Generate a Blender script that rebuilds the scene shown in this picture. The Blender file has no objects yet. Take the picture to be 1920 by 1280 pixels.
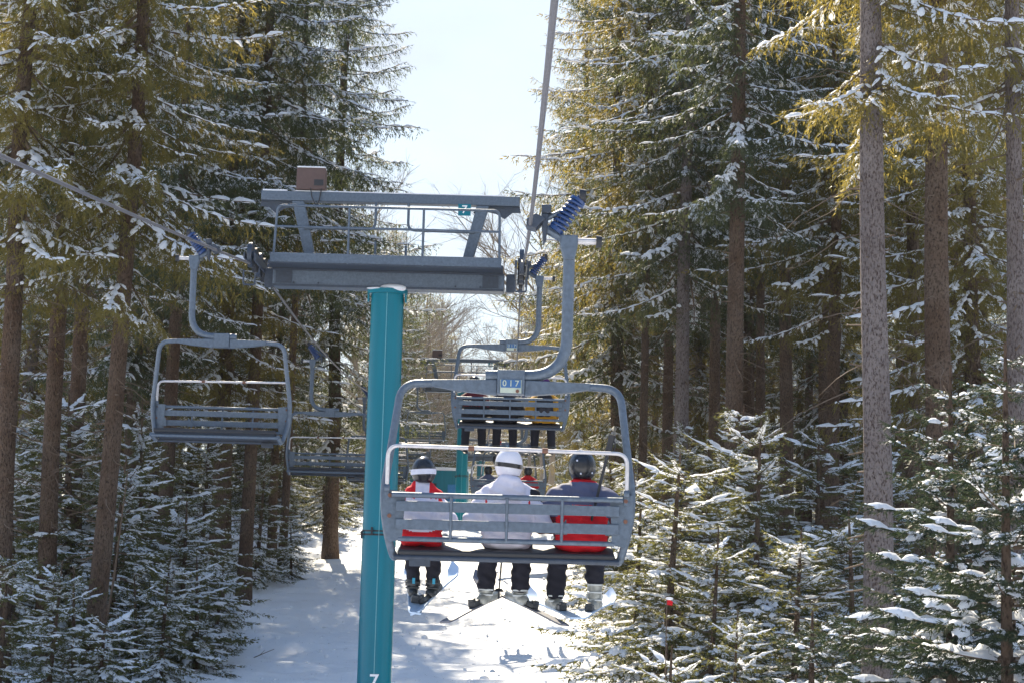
import bpy, bmesh, math, random
import numpy as np
from mathutils import Vector, Matrix

# ------------------------------------------------------------------ camera, sky, sun, exposure
sc = bpy.context.scene
COL = sc.collection
R = math.radians
FPX = 3340.0                      # focal length in pixels of the 1920 px wide photograph
PITCH, ROLL = R(7.0), R(1.5)
cam_data = bpy.data.cameras.new('camera')
cam = bpy.data.objects.new('camera', cam_data)
COL.objects.link(cam)
cam_data.sensor_width = 36.0
cam_data.lens = FPX / 1920 * 36.0
cam_data.clip_start = 0.1
cam_data.clip_end = 3000
cam.matrix_world = Matrix.Rotation(math.pi / 2 + PITCH, 4, 'X') @ Matrix.Rotation(ROLL, 4, 'Z')
sc.camera = cam

SUN_AZ, SUN_EL = R(-11), R(42)    # azimuth from +Y, negative is to the left
world = bpy.data.worlds.new('World')
sc.world = world
world.use_nodes = True
wn, wl = world.node_tree.nodes, world.node_tree.links
wn.clear()
w_out = wn.new('ShaderNodeOutputWorld')
w_bg = wn.new('ShaderNodeBackground')
sky = wn.new('ShaderNodeTexSky')
sky.sky_type = 'NISHITA'
sky.sun_disc = False
sky.sun_elevation = SUN_EL
sky.sun_rotation = SUN_AZ
sky.altitude = 600
sky.air_density = 1.4
sky.dust_density = 0.3
sky.ozone_density = 2.5
w_tc = wn.new('ShaderNodeTexCoord')
w_noise = wn.new('ShaderNodeTexNoise')
w_noise.inputs['Scale'].default_value = 5.0
w_noise.inputs['Detail'].default_value = 6
w_noise.inputs['Roughness'].default_value = 0.55
w_map = wn.new('ShaderNodeMapping')
w_map.inputs['Scale'].default_value = (1, 1, 2.2)
w_ramp = wn.new('ShaderNodeMapRange')
w_ramp.inputs['From Min'].default_value = 0.42
w_ramp.inputs['From Max'].default_value = 0.72
w_ramp.inputs['To Min'].default_value = 0.78
w_ramp.inputs['To Max'].default_value = 1.0
w_mix = wn.new('ShaderNodeMix')
w_mix.data_type = 'RGBA'
w_mix.inputs['B'].default_value = (2.74, 2.90, 3.20, 1)
wl.new(w_tc.outputs['Generated'], w_map.inputs['Vector'])
wl.new(w_map.outputs['Vector'], w_noise.inputs['Vector'])
wl.new(w_noise.outputs['Fac'], w_ramp.inputs['Value'])
w_sep = wn.new('ShaderNodeSeparateXYZ')          # thin cloud veil low over the horizon, clear blue above
wl.new(w_tc.outputs['Generated'], w_sep.inputs['Vector'])
w_veil = wn.new('ShaderNodeMapRange')
w_veil.interpolation_type = 'SMOOTHSTEP'
w_veil.inputs['From Min'].default_value = 0.22
w_veil.inputs['From Max'].default_value = 0.60
w_veil.inputs['To Min'].default_value = 1.0
w_veil.inputs['To Max'].default_value = 0.0
wl.new(w_sep.outputs['Z'], w_veil.inputs['Value'])
w_mul = wn.new('ShaderNodeMath')
w_mul.operation = 'MULTIPLY'
wl.new(w_ramp.outputs['Result'], w_mul.inputs[0])
wl.new(w_veil.outputs['Result'], w_mul.inputs[1])
wl.new(w_mul.outputs['Value'], w_mix.inputs['Factor'])
wl.new(sky.outputs['Color'], w_mix.inputs['A'])
wl.new(w_mix.outputs['Result'], w_bg.inputs['Color'])
w_bg.inputs['Strength'].default_value = 0.11
wl.new(w_bg.outputs['Background'], w_out.inputs['Surface'])

sun_dir = Vector((math.sin(SUN_AZ) * math.cos(SUN_EL), math.cos(SUN_AZ) * math.cos(SUN_EL), math.sin(SUN_EL)))
sun_data = bpy.data.lights.new('sun', 'SUN')
sun_data.energy = 5.0
sun_data.angle = R(0.5)
sun_data.color = (1.0, 0.87, 0.66)
sun = bpy.data.objects.new('sun', sun_data)
COL.objects.link(sun)
sun.rotation_euler = sun_dir.to_track_quat('Z', 'Y').to_euler()
sun.location = (-20, 40, 60)

sc.view_settings.view_transform = 'Standard'
sc.view_settings.look = 'None'
sc.view_settings.exposure = 1.4
sc.view_settings.gamma = 1.0
sc.view_settings.use_curve_mapping = False
sc.cycles.max_bounces = 8
sc.cycles.diffuse_bounces = 4
sc.cycles.glossy_bounces = 3
sc.cycles.transmission_bounces = 4
sc.cycles.use_denoising = True
sc.cycles.sample_clamp_indirect = 8

# ------------------------------------------------------------------ materials
def new_mat(name):
    m = bpy.data.materials.new(name)
    m.use_nodes = True
    n, l = m.node_tree.nodes, m.node_tree.links
    return m, n, l, n['Principled BSDF']

def mat(name, col, rough=0.6, metal=0.0, var=0.12, scale=14.0, bump=0.0, bump_scale=60.0, spec=0.5, stretch=(1, 1, 1)):
    m, n, l, p = new_mat(name)
    tc = n.new('ShaderNodeTexCoord')
    mp = n.new('ShaderNodeMapping')
    mp.inputs['Scale'].default_value = stretch
    l.new(tc.outputs['Object'], mp.inputs['Vector'])
    no = n.new('ShaderNodeTexNoise')
    no.inputs['Scale'].default_value = scale
    no.inputs['Detail'].default_value = 5
    l.new(mp.outputs['Vector'], no.inputs['Vector'])
    mr = n.new('ShaderNodeMapRange')
    mr.inputs['From Min'].default_value = 0.25
    mr.inputs['From Max'].default_value = 0.75
    mr.inputs['To Min'].default_value = 1 - var
    mr.inputs['To Max'].default_value = 1 + var
    l.new(no.outputs['Fac'], mr.inputs['Value'])
    mx = n.new('ShaderNodeVectorMath')
    mx.operation = 'SCALE'
    mx.inputs[0].default_value = col
    l.new(mr.outputs['Result'], mx.inputs['Scale'])
    l.new(mx.outputs['Vector'], p.inputs['Base Color'])
    p.inputs['Roughness'].default_value = rough
    p.inputs['Metallic'].default_value = metal
    p.inputs['Specular IOR Level'].default_value = spec
    if bump:
        nb = n.new('ShaderNodeTexNoise')
        nb.inputs['Scale'].default_value = bump_scale
        nb.inputs['Detail'].default_value = 4
        l.new(mp.outputs['Vector'], nb.inputs['Vector'])
        b = n.new('ShaderNodeBump')
        b.inputs['Strength'].default_value = bump
        b.inputs['Distance'].default_value = 0.02
        l.new(nb.outputs['Fac'], b.inputs['Height'])
        l.new(b.outputs['Normal'], p.inputs['Normal'])
    return m

def needle_mat(name, dark, lite, trans, tfac):
    m = bpy.data.materials.new(name)
    m.use_nodes = True
    n, l = m.node_tree.nodes, m.node_tree.links
    n.clear()
    out = n.new('ShaderNodeOutputMaterial')
    geo = n.new('ShaderNodeNewGeometry')
    oi = n.new('ShaderNodeObjectInfo')
    no = n.new('ShaderNodeTexNoise')
    no.inputs['Scale'].default_value = 1.3
    no.inputs['Detail'].default_value = 3
    l.new(geo.outputs['Position'], no.inputs['Vector'])
    add = n.new('ShaderNodeMath')
    add.operation = 'MULTIPLY_ADD'
    l.new(oi.outputs['Random'], add.inputs[0])
    add.inputs[1].default_value = 0.5
    l.new(no.outputs['Fac'], add.inputs[2])
    mr = n.new('ShaderNodeMapRange')
    mr.inputs['From Min'].default_value = 0.4
    mr.inputs['From Max'].default_value = 1.05
    l.new(add.outputs['Value'], mr.inputs['Value'])
    mx = n.new('ShaderNodeMix')
    mx.data_type = 'RGBA'
    mx.inputs['A'].default_value = (*dark, 1)
    mx.inputs['B'].default_value = (*lite, 1)
    l.new(mr.outputs['Result'], mx.inputs['Factor'])
    p = n.new('ShaderNodeBsdfPrincipled')
    p.inputs['Roughness'].default_value = 0.55
    p.inputs['Specular IOR Level'].default_value = 0.35
    l.new(mx.outputs['Result'], p.inputs['Base Color'])
    t = n.new('ShaderNodeBsdfTranslucent')
    t.inputs['Color'].default_value = (*trans, 1)
    ms = n.new('ShaderNodeMixShader')
    ms.inputs['Fac'].default_value = tfac
    l.new(p.outputs['BSDF'], ms.inputs[1])
    l.new(t.outputs['BSDF'], ms.inputs[2])
    l.new(ms.outputs['Shader'], out.inputs['Surface'])
    return m

def bark_mat(name, c1, c2, fleck):
    m, n, l, p = new_mat(name)
    tc = n.new('ShaderNodeTexCoord')
    mp = n.new('ShaderNodeMapping')
    mp.inputs['Scale'].default_value = (1, 1, 0.55)
    l.new(tc.outputs['Object'], mp.inputs['Vector'])
    vo = n.new('ShaderNodeTexVoronoi')
    vo.inputs['Scale'].default_value = 22
    l.new(mp.outputs['Vector'], vo.inputs['Vector'])
    no = n.new('ShaderNodeTexNoise')
    no.inputs['Scale'].default_value = 30
    no.inputs['Detail'].default_value = 6
    no.inputs['Roughness'].default_value = 0.7
    l.new(mp.outputs['Vector'], no.inputs['Vector'])
    big = n.new('ShaderNodeTexNoise')
    big.inputs['Scale'].default_value = 1.1
    big.inputs['Detail'].default_value = 3
    l.new(tc.outputs['Object'], big.inputs['Vector'])
    r1 = n.new('ShaderNodeMapRange')
    r1.inputs['From Min'].default_value = 0.35
    r1.inputs['From Max'].default_value = 0.65
    l.new(big.outputs['Fac'], r1.inputs['Value'])
    m1 = n.new('ShaderNodeMix')
    m1.data_type = 'RGBA'
    m1.inputs['A'].default_value = (*c1, 1)
    m1.inputs['B'].default_value = (*c2, 1)
    l.new(r1.outputs['Result'], m1.inputs['Factor'])
    r2 = n.new('ShaderNodeMapRange')
    r2.inputs['From Min'].default_value = 0.48
    r2.inputs['From Max'].default_value = 0.62
    l.new(no.outputs['Fac'], r2.inputs['Value'])
    m2 = n.new('ShaderNodeMix')
    m2.data_type = 'RGBA'
    m2.inputs['B'].default_value = (*fleck, 1)
    l.new(r2.outputs['Result'], m2.inputs['Factor'])
    l.new(m1.outputs['Result'], m2.inputs['A'])
    l.new(m2.outputs['Result'], p.inputs['Base Color'])
    p.inputs['Roughness'].default_value = 0.9
    p.inputs['Specular IOR Level'].default_value = 0.2
    ad = n.new('ShaderNodeMath')
    ad.operation = 'ADD'
    l.new(vo.outputs['Distance'], ad.inputs[0])
    l.new(no.outputs['Fac'], ad.inputs[1])
    b = n.new('ShaderNodeBump')
    b.inputs['Strength'].default_value = 1.0
    b.inputs['Distance'].default_value = 0.035
    l.new(ad.outputs['Value'], b.inputs['Height'])
    l.new(b.outputs['Normal'], p.inputs['Normal'])
    return m

def snow_mat(name, ground=False):
    m, n, l, p = new_mat(name)
    p.inputs['Base Color'].default_value = (0.86, 0.88, 0.92, 1)
    p.inputs['Roughness'].default_value = 0.75
    p.inputs['Specular IOR Level'].default_value = 0.25
    if ground:
        geo = n.new('ShaderNodeNewGeometry')
        mp = n.new('ShaderNodeMapping')
        mp.inputs['Scale'].default_value = (1.0, 1.6, 1.0)
        l.new(geo.outputs['Position'], mp.inputs['Vector'])
        no = n.new('ShaderNodeTexNoise')
        no.inputs['Scale'].default_value = 1.6
        no.inputs['Detail'].default_value = 8
        no.inputs['Roughness'].default_value = 0.6
        l.new(mp.outputs['Vector'], no.inputs['Vector'])
        b = n.new('ShaderNodeBump')
        b.inputs['Strength'].default_value = 0.8
        b.inputs['Distance'].default_value = 0.12
        l.new(no.outputs['Fac'], b.inputs['Height'])
        l.new(b.outputs['Normal'], p.inputs['Normal'])
    else:
        t = n.new('ShaderNodeBsdfTranslucent')
        t.inputs['Color'].default_value = (0.80, 0.82, 0.86, 1)
        ms = n.new('ShaderNodeMixShader')
        ms.inputs['Fac'].default_value = 0.25
        out = n['Material Output']
        l.new(p.outputs['BSDF'], ms.inputs[1])
        l.new(t.outputs['BSDF'], ms.inputs[2])
        l.new(ms.outputs['Shader'], out.inputs['Surface'])
    return m

M_snow = snow_mat('snow')
M_ground = snow_mat('ground_snow', True)
M_needle = needle_mat('spruce_needles', (0.011, 0.018, 0.008), (0.030, 0.034, 0.012), (0.56, 0.44, 0.09), 0.33)
M_needle_shade = needle_mat('shaded_spruce_needles', (0.009, 0.018, 0.012), (0.022, 0.034, 0.019), (0.22, 0.25, 0.085), 0.26)  # same spruce needles with forest shade put into the colour
M_needle_y = needle_mat('fir_needles', (0.014, 0.023, 0.011), (0.036, 0.044, 0.015), (0.34, 0.33, 0.09), 0.30)
M_needle_n = needle_mat('dark_fir_needles', (0.010, 0.020, 0.012), (0.022, 0.034, 0.016), (0.06, 0.09, 0.03), 0.22)
M_bark = bark_mat('bark', (0.098, 0.062, 0.042), (0.140, 0.104, 0.080), (0.030, 0.019, 0.014))
M_bark_g = bark_mat('grey_bark', (0.165, 0.138, 0.132), (0.225, 0.195, 0.188), (0.050, 0.032, 0.028))
M_twig = mat('twig_bark', (0.12, 0.085, 0.06), 0.9)
M_bare = mat('bare_twigs', (0.27, 0.225, 0.18), 0.9)
M_galv = mat('galvanised_steel', (0.098, 0.128, 0.170), 0.5, 0.35, 0.22, 30, 0.15, 80)
M_galv_d = mat('dark_steel', (0.045, 0.058, 0.082), 0.5, 0.35, 0.2, 25)
M_rail = mat('bare_steel_tube', (0.55, 0.53, 0.54), 0.4, 0.3, 0.15, 30)
M_rust = mat('rusty_steel', (0.16, 0.075, 0.05), 0.8, 0.0, 0.3, 40)
M_teal = mat('teal_paint', (0.000, 0.155, 0.215), 0.28, 0.0, 0.13, 6, spec=0.3, stretch=(1, 1, 0.08))
M_blue = mat('blue_spring', (0.014, 0.045, 0.15), 0.35)
M_black = mat('black_rubber', (0.018, 0.020, 0.026), 0.6)
M_seat = mat('seat_pad', (0.016, 0.018, 0.024), 0.55)
M_white = mat('white_paint', (0.80, 0.82, 0.84), 0.5, 0, 0.04)
M_brown = mat('brown_box', (0.090, 0.055, 0.050), 0.6)
M_plate = mat('plate_blue', (0.03, 0.11, 0.27), 0.5)
M_plate_w = mat('plate_pale', (0.40, 0.45, 0.38), 0.5)
M_rope = mat('wire_rope', (0.10, 0.10, 0.115), 0.6, 0.0, 0.3, 60)
M_blueDoor = mat('blue_door', (0.02, 0.19, 0.42), 0.5)

# ------------------------------------------------------------------ helpers
def link(o, parent=None):
    COL.objects.link(o)
    if parent is not None:
        o.parent = parent
    return o

def tag(o, label=None, cat=None, group=None, kind=None):
    if label: o['label'] = label
    if cat: o['category'] = cat
    if group: o['group'] = group
    if kind: o['kind'] = kind
    return o

def empty(name, loc=(0, 0, 0), rz=0.0):
    o = bpy.data.objects.new(name, None)
    o.empty_display_size = 0.3
    o.location = loc
    o.rotation_euler = (0, 0, rz)
    return link(o)

class MB:
    def __init__(self):
        self.v, self.f = [], []

    def add(self, v, f):
        k = len(self.v)
        self.v += [tuple(p) for p in v]
        self.f += [tuple(i + k for i in q) for q in f]
        return self

    def box(self, c, s, rot=None):
        x, y, z = s[0] / 2, s[1] / 2, s[2] / 2
        p = [Vector(q) for q in ((-x, -y, -z), (x, -y, -z), (x, y, -z), (-x, y, -z), (-x, -y, z), (x, -y, z), (x, y, z), (-x, y, z))]
        if rot is not None:
            p = [rot @ q for q in p]
        c = Vector(c)
        return self.add([q + c for q in p], ((0, 3, 2, 1), (4, 5, 6, 7), (0, 1, 5, 4), (1, 2, 6, 5), (2, 3, 7, 6), (3, 0, 4, 7)))

    def tube(self, pts, r, n=10, cap=True):
        pts = [Vector(p) for p in pts]
        m = len(pts)
        rs = r if isinstance(r, (list, tuple)) else [r] * m
        tan = []
        for i in range(m):
            a, b = pts[max(i - 1, 0)], pts[min(i + 1, m - 1)]
            tan.append((b - a).normalized())
        up = Vector((0, 0, 1)) if abs(tan[0].z) < 0.9 else Vector((0, 1, 0))
        u = (up - tan[0] * up.dot(tan[0])).normalized()
        v, f = [], []
        for i in range(m):
            u = (u - tan[i] * u.dot(tan[i])).normalized()
            w = tan[i].cross(u)
            for k in range(n):
                a = 2 * math.pi * k / n
                v.append(pts[i] + (u * math.cos(a) + w * math.sin(a)) * rs[i])
        for i in range(m - 1):
            for k in range(n):
                k2 = (k + 1) % n
                f.append((i * n + k, i * n + k2, (i + 1) * n + k2, (i + 1) * n + k))
        if cap:
            f.append(tuple(reversed(range(n))))
            f.append(tuple(range((m - 1) * n, m * n)))
        return self.add(v, f)

    def prism(self, poly, y0, y1):
        """polygon in x,z extruded from y0 to y1"""
        n = len(poly)
        v = [(x, y0, z) for x, z in poly] + [(x, y1, z) for x, z in poly]
        f = [tuple(range(n)), tuple(reversed(range(n, 2 * n)))]
        for i in range(n):
            j = (i + 1) % n
            f.append((j, i, i + n, j + n))
        return self.add(v, f)

    def sphere(self, c, r, sc_=(1, 1, 1), n=16, m=10):
        v, f = [], []
        for i in range(m + 1):
            th = math.pi * i / m
            for k in range(n):
                a = 2 * math.pi * k / n
                v.append((c[0] + r * sc_[0] * math.sin(th) * math.cos(a), c[1] + r * sc_[1] * math.sin(th) * math.sin(a), c[2] + r * sc_[2] * math.cos(th)))
        for i in range(m):
            for k in range(n):
                k2 = (k + 1) % n
                f.append((i * n + k, (i + 1) * n + k, (i + 1) * n + k2, i * n + k2))
        return self.add(v, f)

    def mesh(self, name, m, smooth=True, ang=35):
        me = bpy.data.meshes.new(name)
        me.from_pydata(self.v, [], self.f)
        bm = bmesh.new()
        bm.from_mesh(me)
        bmesh.ops.remove_doubles(bm, verts=bm.verts, dist=1e-6)
        bmesh.ops.recalc_face_normals(bm, faces=bm.faces)
        bm.to_mesh(me)
        bm.free()
        me.materials.append(m)
        if smooth:
            me.polygons.foreach_set('use_smooth', [True] * len(me.polygons))
            me.set_sharp_from_angle(angle=R(ang))
        return me

    def build(self, name, m, parent=None, smooth=True, bevel=0.0, ang=35):
        o = link(bpy.data.objects.new(name, self.mesh(name, m, smooth, ang)), parent)
        if bevel:
            b = o.modifiers.new('bevel', 'BEVEL')
            b.width = bevel
            b.segments = 2
            b.limit_method = 'ANGLE'
        return o

def arc(pts, rad=0.1, n=6):
    """polyline with its inner corners rounded"""
    pts = [Vector(p) for p in pts]
    out = [pts[0]]
    for i in range(1, len(pts) - 1):
        a, b, c = pts[i - 1], pts[i], pts[i + 1]
        r = min(rad, (a - b).length * 0.49, (c - b).length * 0.49)
        p, q = b + (a - b).normalized() * r, b + (c - b).normalized() * r
        for k in range(n + 1):
            t = k / n
            out.append(p * (1 - t) ** 2 + b * 2 * t * (1 - t) + q * t * t)
    out.append(pts[-1])
    return out

def text_obj(s, size, m, parent, loc, rot, extrude=0.004, name='numeral'):
    cu = bpy.data.curves.new(name, 'FONT')
    cu.body = s
    cu.size = size
    cu.extrude = extrude
    cu.align_x = 'CENTER'
    cu.align_y = 'CENTER'
    cu.offset = size * 0.012
    o = bpy.data.objects.new(name, cu)
    link(o)
    bpy.context.view_layer.update()
    me = bpy.data.meshes.new_from_object(o.evaluated_get(bpy.context.evaluated_depsgraph_get()))
    bpy.data.objects.remove(o)
    me.materials.clear()
    me.materials.append(m)
    o = link(bpy.data.objects.new(name, me), parent)
    o.location = loc
    o.rotation_euler = rot
    return o

def np_mesh(name, V, F, mats, mi=None, smooth=False):
    me = bpy.data.meshes.new(name)
    V = np.ascontiguousarray(V, np.float32)
    F = np.ascontiguousarray(F, np.int32)
    me.vertices.add(len(V))
    me.vertices.foreach_set('co', V.ravel())
    me.loops.add(F.size)
    me.loops.foreach_set('vertex_index', F.ravel())
    me.polygons.add(len(F))
    me.polygons.foreach_set('loop_start', np.arange(0, F.size, F.shape[1], dtype=np.int32))
    for m in mats:
        me.materials.append(m)
    if mi is not None:
        me.polygons.foreach_set('material_index', np.ascontiguousarray(mi, np.int32))
    me.polygons.foreach_set('use_smooth', np.full(len(F), smooth))
    me.update(calc_edges=True)
    me.validate()
    return me

CM = cam.matrix_world.to_3x3()
def at(px, py, d):
    """the point seen at a pixel of the photograph, on the upright plane d metres ahead"""
    v = CM @ Vector((px - 960, 640 - py, -FPX))
    return v * (d / v.y)

# ------------------------------------------------------------------ ground
def hash_noise(x, y, s):
    return (np.sin(x * 1.3 * s + 1.7 * np.sin(y * 0.9 * s + 0.5)) + np.sin(y * 1.1 * s - 1.3 * np.sin(x * 0.7 * s + 2.1)) + 0.6 * np.sin((x + y) * 1.9 * s + 0.3)) / 2.6

def ground_z(x, y):
    x = np.asarray(x, float)
    y = np.asarray(y, float)
    base = np.where(y < 85, -6.4 + 0.10 * y, 2.1 + 0.02 * (y - 85))
    base = np.where(y > 70, np.minimum(base, -6.4 + 7.0 + 0.085 * (y - 70) - 0.0006 * (y - 70) ** 2 * (y < 140)) * (y < 120) + base * (y >= 120), base)
    side = np.clip((np.abs(x + 1.5) - 5.0) / 6.0, 0, 1)
    bank = 0.9 * side * side * (3 - 2 * side) * np.where(x < 0, 1.0, 0.5)
    n = 0.14 * hash_noise(x, y, 0.35) + 0.10 * hash_noise(x + 31, y - 17, 0.9) + 0.03 * hash_noise(x * 0.7, y * 2.0, 2.3)
    rip = 0.075 * np.sin(y * 3.1 + 0.9 * np.sin(x * 0.55 + 0.23 * y) + 0.8 * x) * (0.5 + 0.5 * np.sin(x * 0.8 + y * 0.31)) + 0.045 * np.sin(y * 5.3 - 0.5 * x + 1.4 * np.sin(x * 0.9 + y * 0.17))
    n = n + rip * (np.abs(x) < 30)
    track = -0.10 * np.exp(-((x + 1.2) / 2.2) ** 2)
    return base + bank + n + track

def make_ground():
    xs = np.concatenate([np.linspace(-400, -30, 14)[:-1], np.linspace(-30, -10, 40)[:-1], np.linspace(-10, 8, 90)[:-1], np.linspace(8, 30, 44)[:-1], np.linspace(30, 400, 14)])
    ys = np.concatenate([np.linspace(-60, 10, 20)[:-1], np.linspace(10, 90, 330)[:-1], np.linspace(90, 200, 70)[:-1], np.linspace(200, 1200, 20)])
    X, Y = np.meshgrid(xs, ys)
    Z = ground_z(X, Y)
    V = np.stack([X, Y, Z], -1).reshape(-1, 3)
    nx, ny = len(xs), len(ys)
    i = np.arange(nx * ny).reshape(ny, nx)
    F = np.stack([i[:-1, :-1], i[:-1, 1:], i[1:, 1:], i[1:, :-1]], -1).reshape(-1, 4)
    o = link(bpy.data.objects.new('snowy_ground', np_mesh('snowy_ground', V, F, [M_ground], None, True)))
    tag(o, kind='structure')
make_ground()
def gz(x, y):
    return float(ground_z(x, y))

# ------------------------------------------------------------------ spruce builder
UP = np.array([0, 0, 1.0])
def norm(a):
    return a / np.maximum(np.linalg.norm(a, axis=-1, keepdims=True), 1e-9)

def bough(rng, L, droop, lift, hang, sec_sp, sec_len, tert_sp, tuft_sp, tuft_len, tuft_w, snow_p, snow_w, snow_u=0.8, axis_snow=0.7):
    wig = rng.normal(0, 0.03 * L)
    def ax(t):
        t = np.asarray(t, float)
        return np.stack([L * t, wig * np.sin(3 * t), L * (-droop * t + lift * t ** 2.2)], -1)
    n = max(4, int(L / sec_sp))
    tt = np.clip(np.linspace(0.10, 0.985, n) + rng.normal(0, 0.25 / n, n), 0.05, 1)
    S, D, Ln, G = [], [], [], []
    for side in (-1, 1):
        t = np.clip(tt + rng.normal(0, 0.3 / n, n), 0.05, 1)
        p = ax(t)
        T = norm(ax(t + 0.02) - ax(t - 0.02))
        a = np.radians(66 - 32 * t) + rng.normal(0, 0.18, n)
        lat = np.cross(UP, T)
        d = np.cos(a)[:, None] * T + (np.sin(a) * side)[:, None] * norm(lat) + UP * rng.normal(0, 0.12, n)[:, None]
        l = (sec_len * L ** 0.5 * (1.02 - t) ** 0.75 * (0.35 + 0.65 * np.clip(t / 0.35, 0, 1)) + 0.07) * rng.uniform(0.6, 1.25, n)
        S.append(p); D.append(norm(d)); Ln.append(l); G.append(hang * rng.uniform(0.5, 1.5, n))
    S.append(ax([0.97])); D.append(norm(ax([1.0]) - ax([0.95]))); Ln.append(np.array([0.16 * L ** 0.5])); G.append(np.array([hang * 0.3]))
    S, D, Ln, G = np.concatenate(S), np.concatenate(D), np.concatenate(Ln), np.concatenate(G)
    nsec = len(S)
    if tert_sp:
        k = np.floor(Ln / tert_sp).astype(int)
        idx = np.repeat(np.arange(nsec), k)
        u = rng.uniform(0.1, 0.92, len(idx))
        p = S[idx] + D[idx] * (Ln[idx] * u)[:, None] - UP * (G[idx] * Ln[idx] * u * u)[:, None]
        T = norm(D[idx] - UP * (2 * G[idx] * u)[:, None])
        lat = norm(np.cross(UP + 0.01, T))
        sd = rng.choice([-1.0, 1.0], len(idx))
        d = norm(T * 0.75 + lat * (sd * 0.7)[:, None] + UP * rng.normal(-0.05, 0.15, len(idx))[:, None])
        l = (0.45 * Ln[idx] * (1 - u) + 0.06) * rng.uniform(0.7, 1.2, len(idx))
        S = np.concatenate([S, p]); D = np.concatenate([D, d]); Ln = np.concatenate([Ln, l]); G = np.concatenate([G, G[idx] * 0.8])
    # tufts of needles
    m = np.ceil(Ln / tuft_sp).astype(int)
    idx = np.repeat(np.arange(len(S)), m)
    u = rng.uniform(0.0, 1.0, len(idx))
    l = Ln[idx]
    p = S[idx] + D[idx] * (l * u)[:, None] - UP * (G[idx] * l * u * u)[:, None]
    T = norm(D[idx] - UP * (2 * G[idx] * u)[:, None])
    r = norm(np.cross(T, rng.normal(0, 1, (len(idx), 3))))
    tip = p + (T * 0.8 + r * 0.55) * (tuft_len * rng.uniform(0.7, 1.3, len(idx)))[:, None]
    w = norm(np.cross(T, r) + rng.normal(0, 0.3, (len(idx), 3))) * (tuft_w / 2)
    NV = np.stack([p - w, p + w, tip], 1).reshape(-1, 3)
    # bark of the main stem, three-sided
    ts = np.linspace(0, 1, 9)
    P = ax(ts)
    rr = np.linspace(0.010 * L + 0.006, 0.004, 9)
    ring = []
    for k in range(3):
        a = 2 * math.pi * k / 3
        ring.append(P + np.array([0, math.cos(a), math.sin(a)]) * rr[:, None])
    BV = np.stack(ring, 1).reshape(-1, 3)
    BF = []
    for i in range(8):
        for k in range(3):
            k2 = (k + 1) % 3
            a, b, c, d_ = i * 3 + k, i * 3 + k2, (i + 1) * 3 + k2, (i + 1) * 3 + k
            BF += [(a, b, c), (a, c, d_)]
    BF = np.array(BF)
    # snow caps lying on stem and twigs
    pick = rng.random(nsec) < snow_p
    s0, d0, l0, g0 = S[:nsec][pick], D[:nsec][pick], Ln[:nsec][pick], G[:nsec][pick]
    u0 = rng.uniform(0.0, 0.25, len(s0)); u1 = u0 + rng.uniform(0.4, 1.0, len(s0)) * (snow_u - u0)
    wid = snow_w * rng.uniform(0.6, 1.35, len(s0)) * np.clip(l0 / 0.3, 0.5, 1.2)
    q = np.linspace(0, 1, 4)
    prof = np.array([0.45, 1.0, 0.9, 0.35])
    uu = u0[:, None] + (u1 - u0)[:, None] * q
    C = s0[:, None] + d0[:, None] * (l0[:, None] * uu)[..., None] - UP * (g0[:, None] * l0[:, None] * uu * uu)[..., None]
    # stem patches
    na = max(2, int(L / 0.32))
    ta = np.linspace(0.12, 0.96, na + 1)
    keep = rng.random(na) < axis_snow
    aa, bb = ta[:-1][keep], ta[1:][keep]
    ua = aa[:, None] + (bb - aa)[:, None] * (q * 1.05)
    CA = ax(ua)
    C = np.concatenate([C, CA]); wid = np.concatenate([wid, snow_w * rng.uniform(0.9, 1.9, len(aa))])
    Tn = norm(np.gradient(C, axis=1))
    lat = norm(np.cross(UP + np.array([0.001, 0, 0]), Tn))
    nup = norm(np.cross(Tn, lat))
    hh = wid * rng.uniform(0.55, 1.0, len(wid))
    cs = [(-1, 0.0), (-0.55, 0.85), (0.5, 0.9), (1, 0.0)]
    W = wid[:, None] * prof * rng.uniform(0.75, 1.25, (len(wid), 4))
    H = hh[:, None] * prof * rng.uniform(0.75, 1.25, (len(wid), 4))
    rings = [C + lat * (W * a)[..., None] + nup * (H * b)[..., None] for a, b in cs]
    SV = np.stack(rings, 2).reshape(-1, 3)                # caps, 4 rings, 4 points
    nc = len(wid)
    b0 = (np.arange(nc) * 16)[:, None]
    f = []
    for i in range(3):
        for k in range(3):
            a, b, c, d_ = i * 4 + k, i * 4 + k + 1, (i + 1) * 4 + k + 1, (i + 1) * 4 + k
            f += [(a, b, c), (a, c, d_)]
    SF = (b0[:, None, :] + np.array(f)[None]).reshape(-1, 3)
    return dict(L=L, NV=NV.astype(np.float32), BV=BV.astype(np.float32), BF=BF, SV=SV.astype(np.float32), SF=SF)

def rot_m(az, el):
    ca, sa, ce, se = math.cos(az), math.sin(az), math.cos(el), math.sin(el)
    Ry = np.array([[ce, 0, -se], [0, 1, 0], [se, 0, ce]])
    Rz = np.array([[ca, -sa, 0], [sa, ca, 0], [0, 0, 1]])
    return Rz @ Ry

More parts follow.
